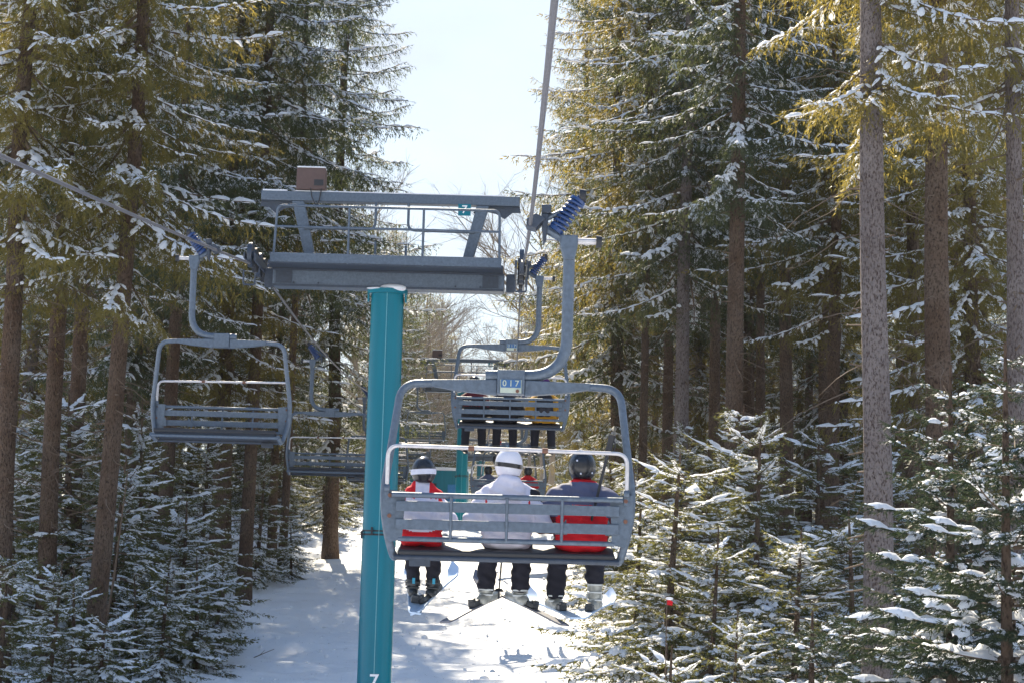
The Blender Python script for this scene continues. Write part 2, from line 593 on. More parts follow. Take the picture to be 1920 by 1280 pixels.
def join_boughs(items, name, needle, snow_name):
    """items: (bough, position, azimuth, elevation, scale) -> crown mesh and snow mesh"""
    NV, BV, BF, SV, SF = [], [], [], [], []
    nb = ns = 0
    for b, pos, az, el, s in items:
        Rm = rot_m(az, el).T * s
        NV.append(b['NV'] @ Rm + pos)
        BV.append(b['BV'] @ Rm + pos); BF.append(b['BF'] + nb); nb += len(b['BV'])
        SV.append(b['SV'] @ Rm + pos); SF.append(b['SF'] + ns); ns += len(b['SV'])
    NV = np.concatenate(NV)
    nf = np.arange(len(NV)).reshape(-1, 3)
    V = np.concatenate([NV] + BV)
    F = np.concatenate([nf, np.concatenate(BF) + len(NV)])
    mi = np.concatenate([np.zeros(len(nf), int), np.ones(len(F) - len(nf), int)])
    crown = np_mesh(name, V, F, [needle, M_twig], mi)
    snow = np_mesh(snow_name, np.concatenate(SV), np.concatenate(SF), [M_snow], None, True)
    return crown, snow

def proto_set(seed, lens, **kw):
    rng = np.random.default_rng(seed)
    return [bough(rng, L, **kw) for L in lens for _ in range(2)]

def pick(protos, rng, length):
    c = sorted(protos, key=lambda b: abs(math.log(b['L'] / length)))[:2]
    b = c[rng.integers(2)]
    return b, length / b['L']

def tall_crown(seed, H, cb, Rm, protos, dz=0.36, per=4.4, sparse_low=0.5):
    rng = np.random.default_rng(seed)
    items = []
    z = cb
    while z < H - 0.3:
        rel = (H - z) / (H - cb)
        n = max(2, int(per * rng.uniform(0.7, 1.3) * (0.6 + 0.4 * rel)))
        if rel > 0.85 and rng.random() < sparse_low:
            n = max(1, n // 2)
        a0 = rng.uniform(0, 6.28)
        for k in range(n):
            ln = (Rm * rel ** 0.7 * (0.75 + 0.25 * min(1, (1 - rel) / 0.15)) + 0.25) * rng.uniform(0.5, 1.28)
            b, s = pick(protos, rng, ln)
            el = R(-16 * rel + 28 * (1 - rel) ** 1.5) + rng.normal(0, 0.09)
            items.append((b, np.array([0, 0, z + rng.uniform(-0.2, 0.2)]), a0 + 6.283 * k / n + rng.normal(0, 0.25), el, s))
        z += dz * rng.uniform(0.8, 1.2) * (0.75 + 0.25 * rel)
    return items

OLD = dict(droop=0.32, lift=0.26, hang=1.0, sec_sp=0.10, sec_len=0.40, tert_sp=0.13, tuft_sp=0.043, tuft_len=0.095, tuft_w=0.021, snow_p=0.42, snow_w=0.036, snow_u=0.55, axis_snow=0.85)
YOUNG = dict(droop=0.22, lift=0.16, hang=0.22, sec_sp=0.085, sec_len=0.30, tert_sp=0.11, tuft_sp=0.040, tuft_len=0.070, tuft_w=0.020, snow_p=0.56, snow_w=0.044, snow_u=0.85, axis_snow=0.8)
NEAR = dict(droop=0.24, lift=0.10, hang=0.20, sec_sp=0.075, sec_len=0.36, tert_sp=0.075, tuft_sp=0.010, tuft_len=0.048, tuft_w=0.009, snow_p=0.30, snow_w=0.056, snow_u=0.9, axis_snow=0.6)
P_old = proto_set(1, [0.7, 1.3, 2.0, 2.8], **OLD)
P_young = proto_set(2, [0.35, 0.7, 1.1, 1.6], **YOUNG)

TALL = []          # (crown mesh, snow mesh, H, crown base)
for sd, H, cb, Rm, per in ((11, 27, 8.0, 3.3, 4.4), (12, 25, 5.0, 3.5, 4.6), (13, 29, 11.0, 3.0, 4.2), (14, 26, 3.5, 3.4, 4.4)):
    c, s = join_boughs(tall_crown(sd, H, cb, Rm, P_old, per=per), 'crown', M_needle, 'snow_load')
    TALL.append((c, s, H, cb))
FIRS = []
for sd, H, Rm in ((21, 6.0, 1.75), (22, 4.5, 1.5), (23, 2.6, 1.05), (24, 5.0, 1.9), (25, 3.6, 1.6)):
    c, s = join_boughs(tall_crown(sd, H, 0.25, Rm, P_young, dz=0.20, per=5.6, sparse_low=0.0), 'crown', M_needle_y, 'snow_load')
    FIRS.append((c, s, H))

def trunk_mesh(H, r0, m, seed, n=14, rings=36):
    rng = random.Random(seed)
    ph = [rng.uniform(0, 6.28) for _ in range(6)]
    V, F = [], []
    for i in range(rings + 1):
        t = i / rings
        z = -0.6 + (H + 0.6) * t
        r = r0 * (1 - t) ** 0.8 * (1 + 0.35 * math.exp(-max(z, 0) / 0.5)) + 0.012
        cx = 0.09 * math.sin(z * 0.25 + ph[0]) + 0.02 * math.sin(z * 0.9 + ph[1])
        cy = 0.09 * math.sin(z * 0.22 + ph[2]) + 0.02 * math.sin(z * 0.8 + ph[3])
        for k in range(n):
            a = 2 * math.pi * k / n
            rr = r * (1 + 0.035 * math.sin(3 * a + ph[4] + z * 0.4) + 0.025 * math.sin(5 * a + ph[5] - z))
            V.append((cx + rr * math.cos(a), cy + rr * math.sin(a), z))
    for i in range(rings):
        for k in range(n):
            k2 = (k + 1) % n
            F.append((i * n + k, i * n + k2, (i + 1) * n + k2, (i + 1) * n + k))
    return np_mesh('trunk', np.array(V), np.array(F), [m], None, True)
TRUNKS = {}
for i, (c, s, H, cb) in enumerate(TALL):
    TRUNKS[i] = trunk_mesh(H, 0.27, M_bark, i)
    TRUNKS[(i, 'grey')] = trunk_mesh(H, 0.27, M_bark_g, i + 10)
FTRUNK = [trunk_mesh(H, 0.035 + 0.009 * H, M_bark, 50 + i, 8, 10) for i, (c, s, H) in enumerate(FIRS)]

def dead_branches(seed, z0, z1, n=46):
    rng = random.Random(seed)
    mb = MB()
    for i in range(n):
        z = rng.uniform(z0, z1)
        a = rng.uniform(0, 6.28)
        L = rng.uniform(0.5, 2.2) * (0.55 + 0.45 * (z - z0) / (z1 - z0))
        d = Vector((math.cos(a), math.sin(a), rng.uniform(-0.35, 0.05)))
        pts = [Vector((0, 0, z)) + d * L * t + Vector((0, 0, -0.22 * L * t * t)) + Vector((rng.uniform(-1, 1), rng.uniform(-1, 1), rng.uniform(-1, 1))) * 0.04 * L for t in (0.08, 0.4, 0.7, 1)]
        mb.tube(pts, [0.014, 0.010, 0.007, 0.003], 3, False)
        for k in range(rng.randint(2, 5)):
            t = rng.uniform(0.3, 0.95)
            p = pts[1].lerp(pts[3], t)
            e = Vector((math.cos(a + rng.choice((-1, 1)) * rng.uniform(0.5, 1.1)), math.sin(a + rng.choice((-1, 1)) * 0.8), rng.uniform(-0.7, 0.1)))
            mb.tube([p, p + e * L * rng.uniform(0.12, 0.35)], [0.005, 0.002], 3, False)
    for i in range(60):                              # short broken stubs
        z = rng.uniform(0.6, z1 + 4)
        a = rng.uniform(0, 6.28)
        d = Vector((math.cos(a), math.sin(a), rng.uniform(-0.3, 0.25)))
        mb.tube([Vector((0, 0, z)) + d * 0.12, Vector((0, 0, z)) + d * rng.uniform(0.26, 0.42)], [0.020, 0.011], 5)
    return mb.mesh('dead_branches', M_twig, False)
DEAD = [dead_branches(70 + i, 1.0, max(cb + 2.0, 4.0), int(22 + 3.0 * cb)) for i, (c, s, H, cb) in enumerate(TALL)]

krng = random.Random(77)
def tall_tree(v, x, y, s=1.0, rz=0.0, rt=1.0, label='', group=None, grey=False, lean=0.0):
    root = empty('spruce_tree', (x, y, gz(x, y) - 0.05), rz)
    root.rotation_euler = (lean * math.sin(rz), lean * math.cos(rz), rz)
    root.scale = (s, s, s)
    tag(root, label, 'tree', group)
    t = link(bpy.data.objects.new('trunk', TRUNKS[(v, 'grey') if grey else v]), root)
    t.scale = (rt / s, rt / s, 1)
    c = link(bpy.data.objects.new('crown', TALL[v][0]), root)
    if krng.random() < (0.72 if x < -3 else 0.25):      # left of the lift mostly the needles with shade in their colour
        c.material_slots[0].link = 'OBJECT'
        c.material_slots[0].material = M_needle_shade
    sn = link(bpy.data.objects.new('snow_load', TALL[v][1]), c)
    sn['kind'] = 'stuff'
    link(bpy.data.objects.new('dead_branches', DEAD[v]), root)['kind'] = 'stuff'
    return root

def young_fir(v, x, y, H, rz, label, group=None, wide=1.0):
    s = H / FIRS[v][2]
    root = empty('young_fir', (x, y, gz(x, y) - 0.03), rz)
    wide *= 0.85 + 0.4 * ((x * 7.31 + y * 3.17) % 1.0)
    root.scale = (s * wide, s * wide, s)
    root.rotation_euler = (0.07 * math.sin(x * 9 + y), 0.07 * math.cos(x * 5 - y), rz)
    tag(root, label, 'tree', group)
    link(bpy.data.objects.new('trunk', FTRUNK[v]), root)
    c = link(bpy.data.objects.new('crown', FIRS[v][0]), root)
    sn = link(bpy.data.objects.new('snow_load', FIRS[v][1]), c)
    sn['kind'] = 'stuff'
    return root
HAZE = 0.00018

# ------------------------------------------------------------------ forest
def X_at(px, d):
    return (px - 960) * d / FPX
frng = random.Random(5)
placed = []
def T(v, px, d, s=1.0, rt=1.0, label='', group=None, grey=False, lean=0.0, rz=None):
    x = X_at(px, d)
    placed.append((x, d))
    return tall_tree(v, x, d, s, frng.uniform(0, 6.28) if rz is None else rz, rt, label, group, grey, lean)

# trunks and crowns that can be told apart in the photograph
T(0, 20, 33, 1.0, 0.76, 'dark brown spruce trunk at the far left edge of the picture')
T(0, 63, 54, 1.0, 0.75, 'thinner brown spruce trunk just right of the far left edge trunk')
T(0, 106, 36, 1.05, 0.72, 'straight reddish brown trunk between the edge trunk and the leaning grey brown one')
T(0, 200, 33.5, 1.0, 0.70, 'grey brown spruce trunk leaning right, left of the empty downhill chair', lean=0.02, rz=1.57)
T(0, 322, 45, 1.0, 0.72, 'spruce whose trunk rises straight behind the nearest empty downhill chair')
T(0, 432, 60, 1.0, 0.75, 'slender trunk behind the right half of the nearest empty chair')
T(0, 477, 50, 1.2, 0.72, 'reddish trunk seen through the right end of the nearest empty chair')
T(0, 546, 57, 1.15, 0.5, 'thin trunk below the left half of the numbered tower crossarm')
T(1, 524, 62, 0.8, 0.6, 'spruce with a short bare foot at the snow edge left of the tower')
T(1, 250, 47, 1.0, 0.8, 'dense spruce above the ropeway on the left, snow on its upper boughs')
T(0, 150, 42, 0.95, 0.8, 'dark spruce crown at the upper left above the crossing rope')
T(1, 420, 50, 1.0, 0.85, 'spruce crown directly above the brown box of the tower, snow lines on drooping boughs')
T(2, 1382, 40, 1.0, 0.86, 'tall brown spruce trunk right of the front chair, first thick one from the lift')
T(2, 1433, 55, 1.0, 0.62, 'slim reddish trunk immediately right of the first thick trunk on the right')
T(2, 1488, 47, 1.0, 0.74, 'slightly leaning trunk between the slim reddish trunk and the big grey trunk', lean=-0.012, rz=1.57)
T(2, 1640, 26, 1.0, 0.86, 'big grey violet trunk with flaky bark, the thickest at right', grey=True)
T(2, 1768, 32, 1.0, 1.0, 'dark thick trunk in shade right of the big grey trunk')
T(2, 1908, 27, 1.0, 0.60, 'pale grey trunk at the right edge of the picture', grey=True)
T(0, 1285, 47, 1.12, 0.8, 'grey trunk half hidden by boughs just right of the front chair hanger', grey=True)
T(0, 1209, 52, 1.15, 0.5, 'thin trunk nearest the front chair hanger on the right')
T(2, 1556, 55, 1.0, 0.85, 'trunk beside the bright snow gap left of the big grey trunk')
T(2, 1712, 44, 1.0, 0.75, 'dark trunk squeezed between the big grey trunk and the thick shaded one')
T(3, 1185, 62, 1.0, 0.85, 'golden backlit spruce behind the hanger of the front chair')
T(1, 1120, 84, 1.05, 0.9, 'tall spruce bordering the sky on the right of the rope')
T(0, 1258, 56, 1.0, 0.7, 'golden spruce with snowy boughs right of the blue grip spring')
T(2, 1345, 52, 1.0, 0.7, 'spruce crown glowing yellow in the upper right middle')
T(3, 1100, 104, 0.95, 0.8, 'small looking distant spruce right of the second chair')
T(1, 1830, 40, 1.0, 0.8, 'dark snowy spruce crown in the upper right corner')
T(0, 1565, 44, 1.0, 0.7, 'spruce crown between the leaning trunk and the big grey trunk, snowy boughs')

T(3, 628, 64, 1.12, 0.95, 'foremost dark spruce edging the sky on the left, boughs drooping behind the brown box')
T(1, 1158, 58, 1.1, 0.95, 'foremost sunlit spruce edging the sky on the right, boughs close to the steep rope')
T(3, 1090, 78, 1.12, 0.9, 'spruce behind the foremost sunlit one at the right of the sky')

# the crowded rest of the forest on both sides
def scatter(n, side, y0, y1, edge, label, group, depth):
    k = tries = 0
    while k < n and tries < 4000:
        tries += 1
        y = frng.uniform(y0, y1)
        lim = 0.305 * y + 4
        lo, hi = edge, min(lim, edge + depth)
        if hi <= lo:
            continue
        x = side * frng.uniform(lo, hi) + (-1.5 if side < 0 else 0.5)
        if min((x - a) ** 2 + (y - b) ** 2 for a, b in placed) < 2.4 ** 2:
            continue
        placed.append((x, y))
        tall_tree(frng.choice((0, 1, 1, 2, 3)), x, y, frng.uniform(0.82, 1.08), frng.uniform(0, 6.28), frng.uniform(0.55, 0.9), label, group, frng.random() < 0.2)
        k += 1
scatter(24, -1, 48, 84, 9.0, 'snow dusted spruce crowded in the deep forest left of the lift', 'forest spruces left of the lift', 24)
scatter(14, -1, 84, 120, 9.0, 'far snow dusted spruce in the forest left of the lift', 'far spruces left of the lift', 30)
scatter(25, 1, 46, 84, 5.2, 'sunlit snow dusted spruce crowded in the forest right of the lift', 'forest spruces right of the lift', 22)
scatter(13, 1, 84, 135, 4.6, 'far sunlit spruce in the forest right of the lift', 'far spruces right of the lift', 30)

far_label = 'distant spruce closing the end of the lift corridor'
for px, d, s, v in ((878, 190, 0.62, 3), (893, 205, 0.58, 1), (915, 200, 0.60, 3), (935, 185, 0.66, 3), (950, 210, 0.6, 1), (975, 170, 0.75, 1), (860, 170, 0.62, 1), (845, 185, 0.7, 3), (1000, 180, 0.8, 3), (1030, 160, 0.9, 1), (905, 225, 0.55, 1), (925, 230, 0.55, 3), (826, 200, 0.75, 1), (1060, 140, 0.9, 3)):
    T(v, px, d, s, 0.6, far_label, 'spruces at the end of the corridor')

for i in range(26):
    d = frng.uniform(120, 185)
    px = frng.choice((frng.uniform(720, 872), frng.uniform(722, 860), frng.uniform(955, 1070)))
    e = 1 - abs(px - 905) / 190
    T(frng.choice((1, 3)), px, d, (0.62 + 0.0012 * (190 - d)) * (1.22 - 0.35 * e), 0.6, far_label, 'spruces at the end of the corridor')

for px, d in ((1235, 70), (1322, 64), (1362, 72), (1412, 66), (1455, 74), (1520, 66), (1590, 62), (1695, 58), (1740, 70), (1850, 60)):
    T(2, px, d, 1.0, 0.5 + 0.2 * frng.random(), 'slender bare trunk deep among the trees on the right', 'slender trunks deep on the right')
for px, d in ((268, 70), (300, 78), (365, 72), (400, 80), (455, 84), (505, 76)):
    T(2, px, d, 1.0, 0.5 + 0.2 * frng.random(), 'slender bare trunk deep among the trees on the left', 'slender trunks deep on the left')

for px, d, s_ in ((752, 104, 0.66), (778, 112, 0.6), (802, 118, 0.58), (826, 124, 0.54), (845, 134, 0.52), (862, 146, 0.50), (992, 120, 0.6), (1022, 112, 0.7)):
    T(frng.choice((1, 3)), px, d, s_, 0.5, far_label, 'spruces at the end of the corridor')

# leafless broadleaved trees
def bare_tree_mesh(seed, H):
    rng = random.Random(seed)
    mb = MB()
    def grow(p, d, L, r, lev):
        pts = [p]
        n = 4
        for i in range(n):
            d = (d + Vector((rng.uniform(-1, 1), rng.uniform(-1, 1), rng.uniform(-0.2, 0.9))) * 0.13).normalized()
            pts.append(pts[-1] + d * L / n)
        mb.tube(pts, [r * (1 - 0.55 * i / n) for i in range(n + 1)], 5 if lev < 2 else 3, False)
        if lev >= 4:
            return
        k = (11, 7, 6, 5)[lev]
        for i in range(k):
            t = rng.uniform(0.35 if lev == 0 else 0.2, 1.0)
            f = t * n
            j = min(int(f), n - 1)
            q = pts[j].lerp(pts[j + 1], f - j)
            a = rng.uniform(0, 6.28)
            side = Vector((math.cos(a), math.sin(a), 0))
            side = (side - d * side.dot(d)).normalized()
            nd = (d * rng.uniform(0.6, 1.0) + side * rng.uniform(0.45, 0.9)).normalized()
            grow(q, nd, L * rng.uniform(0.38, 0.6), r * (0.36 if lev == 0 else 0.45), lev + 1)
    grow(Vector((0, 0, -0.3)), Vector((0, 0, 1)), H * 0.62, H * 0.011, 0)
    return mb.mesh('branches', M_bare, False)
BARE = [bare_tree_mesh(3, 16), bare_tree_mesh(8, 14)]
def bare(v, px, d, s, label, group=None):
    x = X_at(px, d)
    root = empty('bare_tree', (x, d, gz(x, d)), frng.uniform(0, 6.28))
    root.scale = (s, s, s)
    tag(root, label, 'tree', group)
    link(bpy.data.objects.new('branches', BARE[v]), root)
bare(0, 690, 92, 1.2, 'leafless broadleaved tree against the sky left of the corridor, behind the crossarm')
bare(1, 1035, 88, 1.25, 'leafless tree whose thin twigs show in the sky left of the steep rope')
for px, d, s in ((770, 112, 1.0), (795, 120, 0.95), (815, 128, 0.85), (748, 105, 1.1), (838, 140, 0.8), (852, 150, 0.75), (990, 135, 0.9), (1015, 125, 1.0), (965, 150, 0.75), (780, 140, 1.05), (805, 150, 1.0), (812, 108, 0.75), (850, 128, 0.7), (985, 112, 0.7), (1005, 105, 0.8), (1030, 100, 0.9)):
    bare(frng.choice((0, 1)), px, d, s, 'tan leafless tree in the thicket at the end of the corridor', 'leafless trees at the end of the corridor')

# young firs under the big trees
def F(v, px, d, H, label, group=None, wide=1.0):
    young_fir(v, X_at(px, d), d, H, frng.uniform(0, 6.28), label, group, wide)
GL, GR = 'snowy young firs under the trees on the left', 'snowy young firs under the trees on the right'
for v, px, d, H, lab in ((1, 60, 36, 4.6, 'snowy fir in front of the second trunk from the left edge'), (3, 150, 40, 5.4, 'snowy fir filling the gap between the reddish and the leaning trunk'), (1, 235, 37, 4.4, 'snowy fir touching the right side of the leaning grey brown trunk'), (3, 285, 42, 5.6, 'tall snowy fir under the left end of the nearest empty chair'), (4, 355, 40, 3.6, 'mid height snowy fir under the middle of the nearest empty chair'), (1, 110, 31, 2.9, 'low broad fir at the foot of the reddish brown trunk'), (1, 20, 30, 3.4, 'snowy fir in the lower left corner, at the foot of the edge trunk'), (2, 215, 31.5, 2.3, 'little fir at the bottom edge below the leaning trunk'), (1, 330, 35, 2.8, 'low fir at the bottom edge below the middle of the nearest empty chair'), (2, 165, 33, 2.7, 'little fir in front of the foot of the leaning trunk'), (1, 25, 40, 4.8, 'taller fir behind the edge trunk at far left'), (2, 385, 38.5, 2.4, 'little fir beside the open snow at bottom left'), (2, 290, 36, 2.2, 'little fir at the bottom edge below the left end of the nearest empty chair')):
    F(v, px, d, H, lab, GL)
F(0, 388, 45, 5.4, 'bushy tall fir at the left edge of the open snow')
F(2, 560, 55, 2.0, 'small round fir standing alone at the left piste edge')
F(1, 490, 53, 4.0, 'young fir left of the small round one at the piste edge')
F(2, 425, 42, 2.0, 'low fir at the lower left piste corner, below the bushy one')
F(1, 620, 72, 4.5, 'young fir at the snow bank beside the teal pole')
F(0, 655, 80, 5.0, 'young fir behind the snow bank, half hidden by the teal pole')
for v, px, d, H, lab in ((3, 1255, 33, 5.4, 'tall fir right beside the front chair seat, rising behind the red flag'), (1, 1212, 36, 4.0, 'fir closest to the front chair on the right, behind its skis'), (3, 1420, 35, 5.8, 'tall fir between the first thick trunk and the leaning trunk'), (1, 1330, 31, 4.0, 'mid height fir just right of the red flag'), (1, 1490, 30, 4.0, 'mid height fir in front of the leaning trunk'), (3, 1540, 38, 5.4, 'tall fir set back beside the bright snow gap'), (4, 1210, 44, 4.6, 'fir behind the right frame tube of the front chair'), (2, 1240, 29, 2.2, 'little fir at the bottom edge beside the open snow on the right'), (2, 1275, 27, 2.6, 'little fir at the bottom edge below the red flag'), (1, 1390, 27.5, 3.0, 'low fir at the bottom edge below the first thick trunk'), (2, 1480, 24, 2.5, 'low fir at the bottom edge below the leaning trunk'), (0, 1300, 46, 5.6, 'tall fir farther back between front chair and first thick trunk'), (4, 1160, 52, 4.4, 'distant fir seen through the right side of the front chair loop'), (1, 1600, 31, 4.2, 'fir touching the left side of the big grey trunk'), (0, 1700, 36, 5.0, 'fir behind the big grey trunk on its right'), (2, 1560, 22.5, 2.4, 'little fir at the bottom edge left of the big grey trunk'), (1, 1130, 62, 4.6, 'farthest fir of the right thicket, seen behind the front riders')):
    F(v, px, d, H, lab, GR)
F(0, 1350, 37, 6.0, 'tall young fir covering the foot of the first thick trunk at right')
F(2, 1188, 40, 2.2, 'low fir at the right edge of the piste, next to the open snow')

for side, edge, grp in ((-1, 9.0, 'small firs deep in the forest on the left'), (1, 5.5, 'small firs deep in the forest on the right')):
    for k in range(30):
        y = frng.uniform(54, 105)
        x = side * (edge + frng.random() * (0.29 * y - edge))
        young_fir(0, x, y, frng.uniform(4.0, 7.5), frng.uniform(0, 6.28), 'small fir filling the gaps between distant trunks ' + ('left' if side < 0 else 'right') + ' of the lift', grp)

for i in range(16):
    px, d = 500 + 13 * i + frng.uniform(-6, 6), frng.uniform(86, 128)
    young_fir(0, X_at(px, d), d, frng.uniform(6.0, 9.5), frng.uniform(0, 6.28), 'small fir filling the gaps between distant trunks left of the lift', 'small firs deep in the forest on the left')

# three nearest firs: every bough is a part
P_near = proto_set(4, [0.6, 1.0, 1.5], **NEAR)
NEAR_MESH = []
for b in P_near:
    c, s = join_boughs([(b, np.zeros(3), 0.0, 0.0, 1.0)], 'bough', M_needle_n, 'snow_cap')
    NEAR_MESH.append((b['L'], c, s))
def near_fir(px, d, H, Rm, seed, label):
    rng = np.random.default_rng(seed)
    x = X_at(px, d)
    root = empty('young_fir', (x, d, gz(x, d)))
    tag(root, label, 'tree')
    t = link(bpy.data.objects.new('trunk', FTRUNK[0]), root)
    t.scale = (1, 1, H / FIRS[0][2])
    z = 0.4
    while z < H - 0.1:
        rel = (H - z) / H
        n = int(7.5 * (0.6 + 0.5 * rel))
        a0 = rng.uniform(0, 6.28)
        for k in range(n):
            ln = (Rm * rel ** 0.75 + 0.12) * rng.uniform(0.7, 1.15)
            c = sorted(range(len(NEAR_MESH)), key=lambda i: abs(math.log(NEAR_MESH[i][0] / ln)))[:2][rng.integers(2)]
            sc_ = ln / NEAR_MESH[c][0]
            o = link(bpy.data.objects.new('bough', NEAR_MESH[c][1]), root)
            o.location = (0, 0, z + rng.uniform(-0.06, 0.06))
            o.rotation_euler = (0, -(R(-8 * rel + 30 * (1 - rel) ** 1.5) + rng.normal(0, 0.08)), a0 + 6.283 * k / n + rng.normal(0, 0.2))
            o.scale = (sc_,) * 3
            s = link(bpy.data.objects.new('snow_cap', NEAR_MESH[c][2]), o)
            s['kind'] = 'stuff'
        z += 0.23 * rng.uniform(0.8, 1.2)
near_fir(1905, 14.5, 6.9, 2.1, 1, 'dark young fir with thick snow pads at the right edge, nearest of all')
near_fir(1800, 17.0, 6.6, 2.2, 2, 'dark tall young fir with thick snow pads under the shaded thick trunk')
near_fir(1765, 19.5, 5.2, 1.7, 3, 'dark young fir with thick snow pads right of the foot of the big grey trunk')
near_fir(1540, 22.5, 3.6, 1.5, 4, 'dark fir with snow pads left of the foot of the big grey trunk')

# ------------------------------------------------------------------ ropeway line (z is measured from the camera's eye level)
TOWERS_Y = [28.5, 83.0, 128.0]
def lerp(a, b, t):
    return a + (b - a) * t
def rope_z(y, side):
    """height of the haul rope; side 'up' is the loaded rope on the right, 'down' the empty one"""
    t7, t8, t9 = (4.85, 8.3, 7.6) if side == 'up' else (4.60, 8.3, 7.6)
    if y < 28.5:
        t = y / 28.5
        a = 1.72 if side == 'up' else 1.85
        return lerp(a, t7, t) - (0.61 if side == 'up' else 0.10) * 4 * t * (1 - t) * (1.0 if y > 0 else 0)
    if y < 83:
        t = (y - 28.5) / 54.5
        return lerp(t7, t8, t) - (2.04 if side == 'up' else 1.45) * 4 * t * (1 - t)
    t = (y - 83) / 45
    return lerp(t8, t9, t) - 0.9 * 4 * t * (1 - t) * (t < 1)
ROPE_X = {'up': 0.12, 'down': -4.12}

def rope(side, label):
    ys = list(np.linspace(-14, 28.5, 60)) + list(np.linspace(28.5, 83, 80))[1:] + list(np.linspace(83, 128, 40))[1:]
    mb = MB()
    mb.tube([(ROPE_X[side], y, rope_z(y, side)) for y in ys], 0.0145 if side == 'up' else 0.021, 8)
    tag(mb.build('haul_rope', M_rope, None, ang=80), label, 'cable', 'ropes of the chairlift')
rope('up', 'steel haul rope on the right, running steeply overhead to the loaded chairs')
rope('down', 'steel haul rope on the left, slanting across the trees and carrying empty chairs')

# ------------------------------------------------------------------ chair
def build_chair(detail=True):
    """origin on the rope; riders face +Y"""
    root = empty('lift_chair')
    O = Vector((-0.12, 0, -2.62))
    def put(mb, name, m, parent=root, bevel=0.0, **k):
        mb.v = [tuple(Vector(p) + O) for p in mb.v]
        return mb.build(name, m, parent, bevel=bevel, **k)
    # hanger
    mb = MB()
    mb.tube(arc([(-0.20, 0, 1.415), (0.43, 0, 1.425), (0.435, 0, 2.52)], 0.36, 10), 0.046, 14)
    h = put(mb, 'hanger_arm', M_galv, ang=60)
    mb = MB()
    mb.prism([(0.36, 2.54), (0.50, 2.54), (0.50, 2.46), (0.475, 2.34), (0.395, 2.34), (0.36, 2.46)], -0.06, 0.06)
    put(mb, 'hanger_head', M_galv, bevel=0.008)
    mb = MB()
    mb.box((0, -0.005, 1.365), (0.215, 0.15, 0.19))
    cb = put(mb, 'clamp_box', M_galv, bevel=0.006)
    mb = MB()
    mb.box((0.0, -0.084, 1.330), (0.165, 0.008, 0.105))
    npl = put(mb, 'number_plate', M_plate_w, cb)
    mb = MB()
    mb.box((0.0, -0.090, 1.350), (0.155, 0.006, 0.062))
    put(mb, 'plate_field', M_plate, npl)
    if detail:
        for s, x in (('0', -0.05), ('1', 0.0), ('7', 0.047)):
            text_obj(s, 0.066, M_plate_w, npl, (x + O.x, -0.094, 1.350 + O.z), (R(90), 0, 0), 0.002)
    mb = MB()
    mb.tube([(0.052, -0.086, 1.292), (0.052, -0.102, 1.292)], 0.014, 10)
    put(mb, 'plate_bolt', M_rust, npl)
    # tapering beam halves and loop frame
    for sx in (-1, 1):
        mb = MB()
        mb.prism([(sx * 0.108, 1.385), (sx * 0.62, 1.372), (sx * 0.62, 1.322), (sx * 0.42, 1.290), (sx * 0.108, 1.262)], -0.045, 0.045)
        put(mb, 'suspension_beam', M_galv, bevel=0.006)
        mb = MB()
        mb.tube(arc([(sx * 0.58, 0, 1.348), (sx * 0.855, -0.02, 1.335), (sx * 0.925, -0.16, 0.72), (sx * 0.955, -0.21, 0.48), (sx * 0.930, -0.22, 0.22), (sx * 0.862, -0.16, -0.03), (sx * 0.858, 0.24, 0.04)], 0.17, 8), 0.031, 12)
        put(mb, 'side_frame', M_galv, ang=60)
        mb = MB()
        mb.prism([(sx * 0.955, 0.50), (sx * 0.78, 0.49), (sx * 0.80, 0.12), (sx * 0.90, 0.10), (sx * 0.955, 0.30)], -0.255, -0.243)
        br = put(mb, 'side_bracket', M_galv)
        for z in (0.455, 0.30):
            mb = MB(); mb.tube([(sx * 0.90, -0.24, z), (sx * 0.90, -0.272, z)], 0.016, 10)
            put(mb, 'bolt', M_rust, br)
    # backrest
    yb = -0.285
    mb = MB(); mb.tube([(-0.885, yb, 0.46), (0.875, yb, 0.46)], 0.021, 10); put(mb, 'top_rail', M_galv, ang=60)
    mb = MB(); mb.box((0, yb, 0.375), (1.70, 0.028, 0.078)); put(mb, 'backrest_slat', M_galv, bevel=0.004)
    mb = MB(); mb.box((0, yb + 0.02, 0.238), (1.70, 0.028, 0.078)); put(mb, 'backrest_slat', M_galv, bevel=0.004)
    mb = MB(); mb.tube([(-0.83, yb + 0.045, 0.128), (0.82, yb + 0.045, 0.128)], 0.020, 10); put(mb, 'bottom_rail', M_galv, ang=60)
    for x in (-0.43, -0.005, 0.415):
        mb = MB(); mb.tube([(x, yb - 0.028, 0.45), (x, yb + 0.018, 0.13)], 0.012, 8); put(mb, 'backrest_divider', M_galv, ang=60)
    if detail:
        for x in (0.36, 0.75):
            mb = MB(); mb.prism([(x, 0.19), (x + 0.10, 0.19), (x + (0.09 if x < 0.5 else 0.02), 0.31)], yb + 0.055, yb + 0.065); put(mb, 'gusset', M_galv)
    # seat
    mb = MB(); mb.box((0, 0.04, 0.062), (1.66, 0.50, 0.055), Matrix.Rotation(R(10), 3, 'X')); put(mb, 'seat_pad', M_seat, bevel=0.015)
    mb = MB(); mb.tube([(-0.86, -0.20, -0.012), (0.86, -0.20, -0.012)], 0.022, 10); put(mb, 'seat_rail', M_galv_d, ang=60)
    mb = MB(); mb.tube([(-0.86, 0.25, 0.03), (0.86, 0.25, 0.03)], 0.022, 10); put(mb, 'seat_rail', M_galv, ang=60)
    mb = MB(); mb.box((-0.66, -0.19, -0.048), (0.16, 0.05, 0.06)); put(mb, 'seat_block', M_galv_d, bevel=0.004)
    # restraint bar, swung up
    mb = MB()
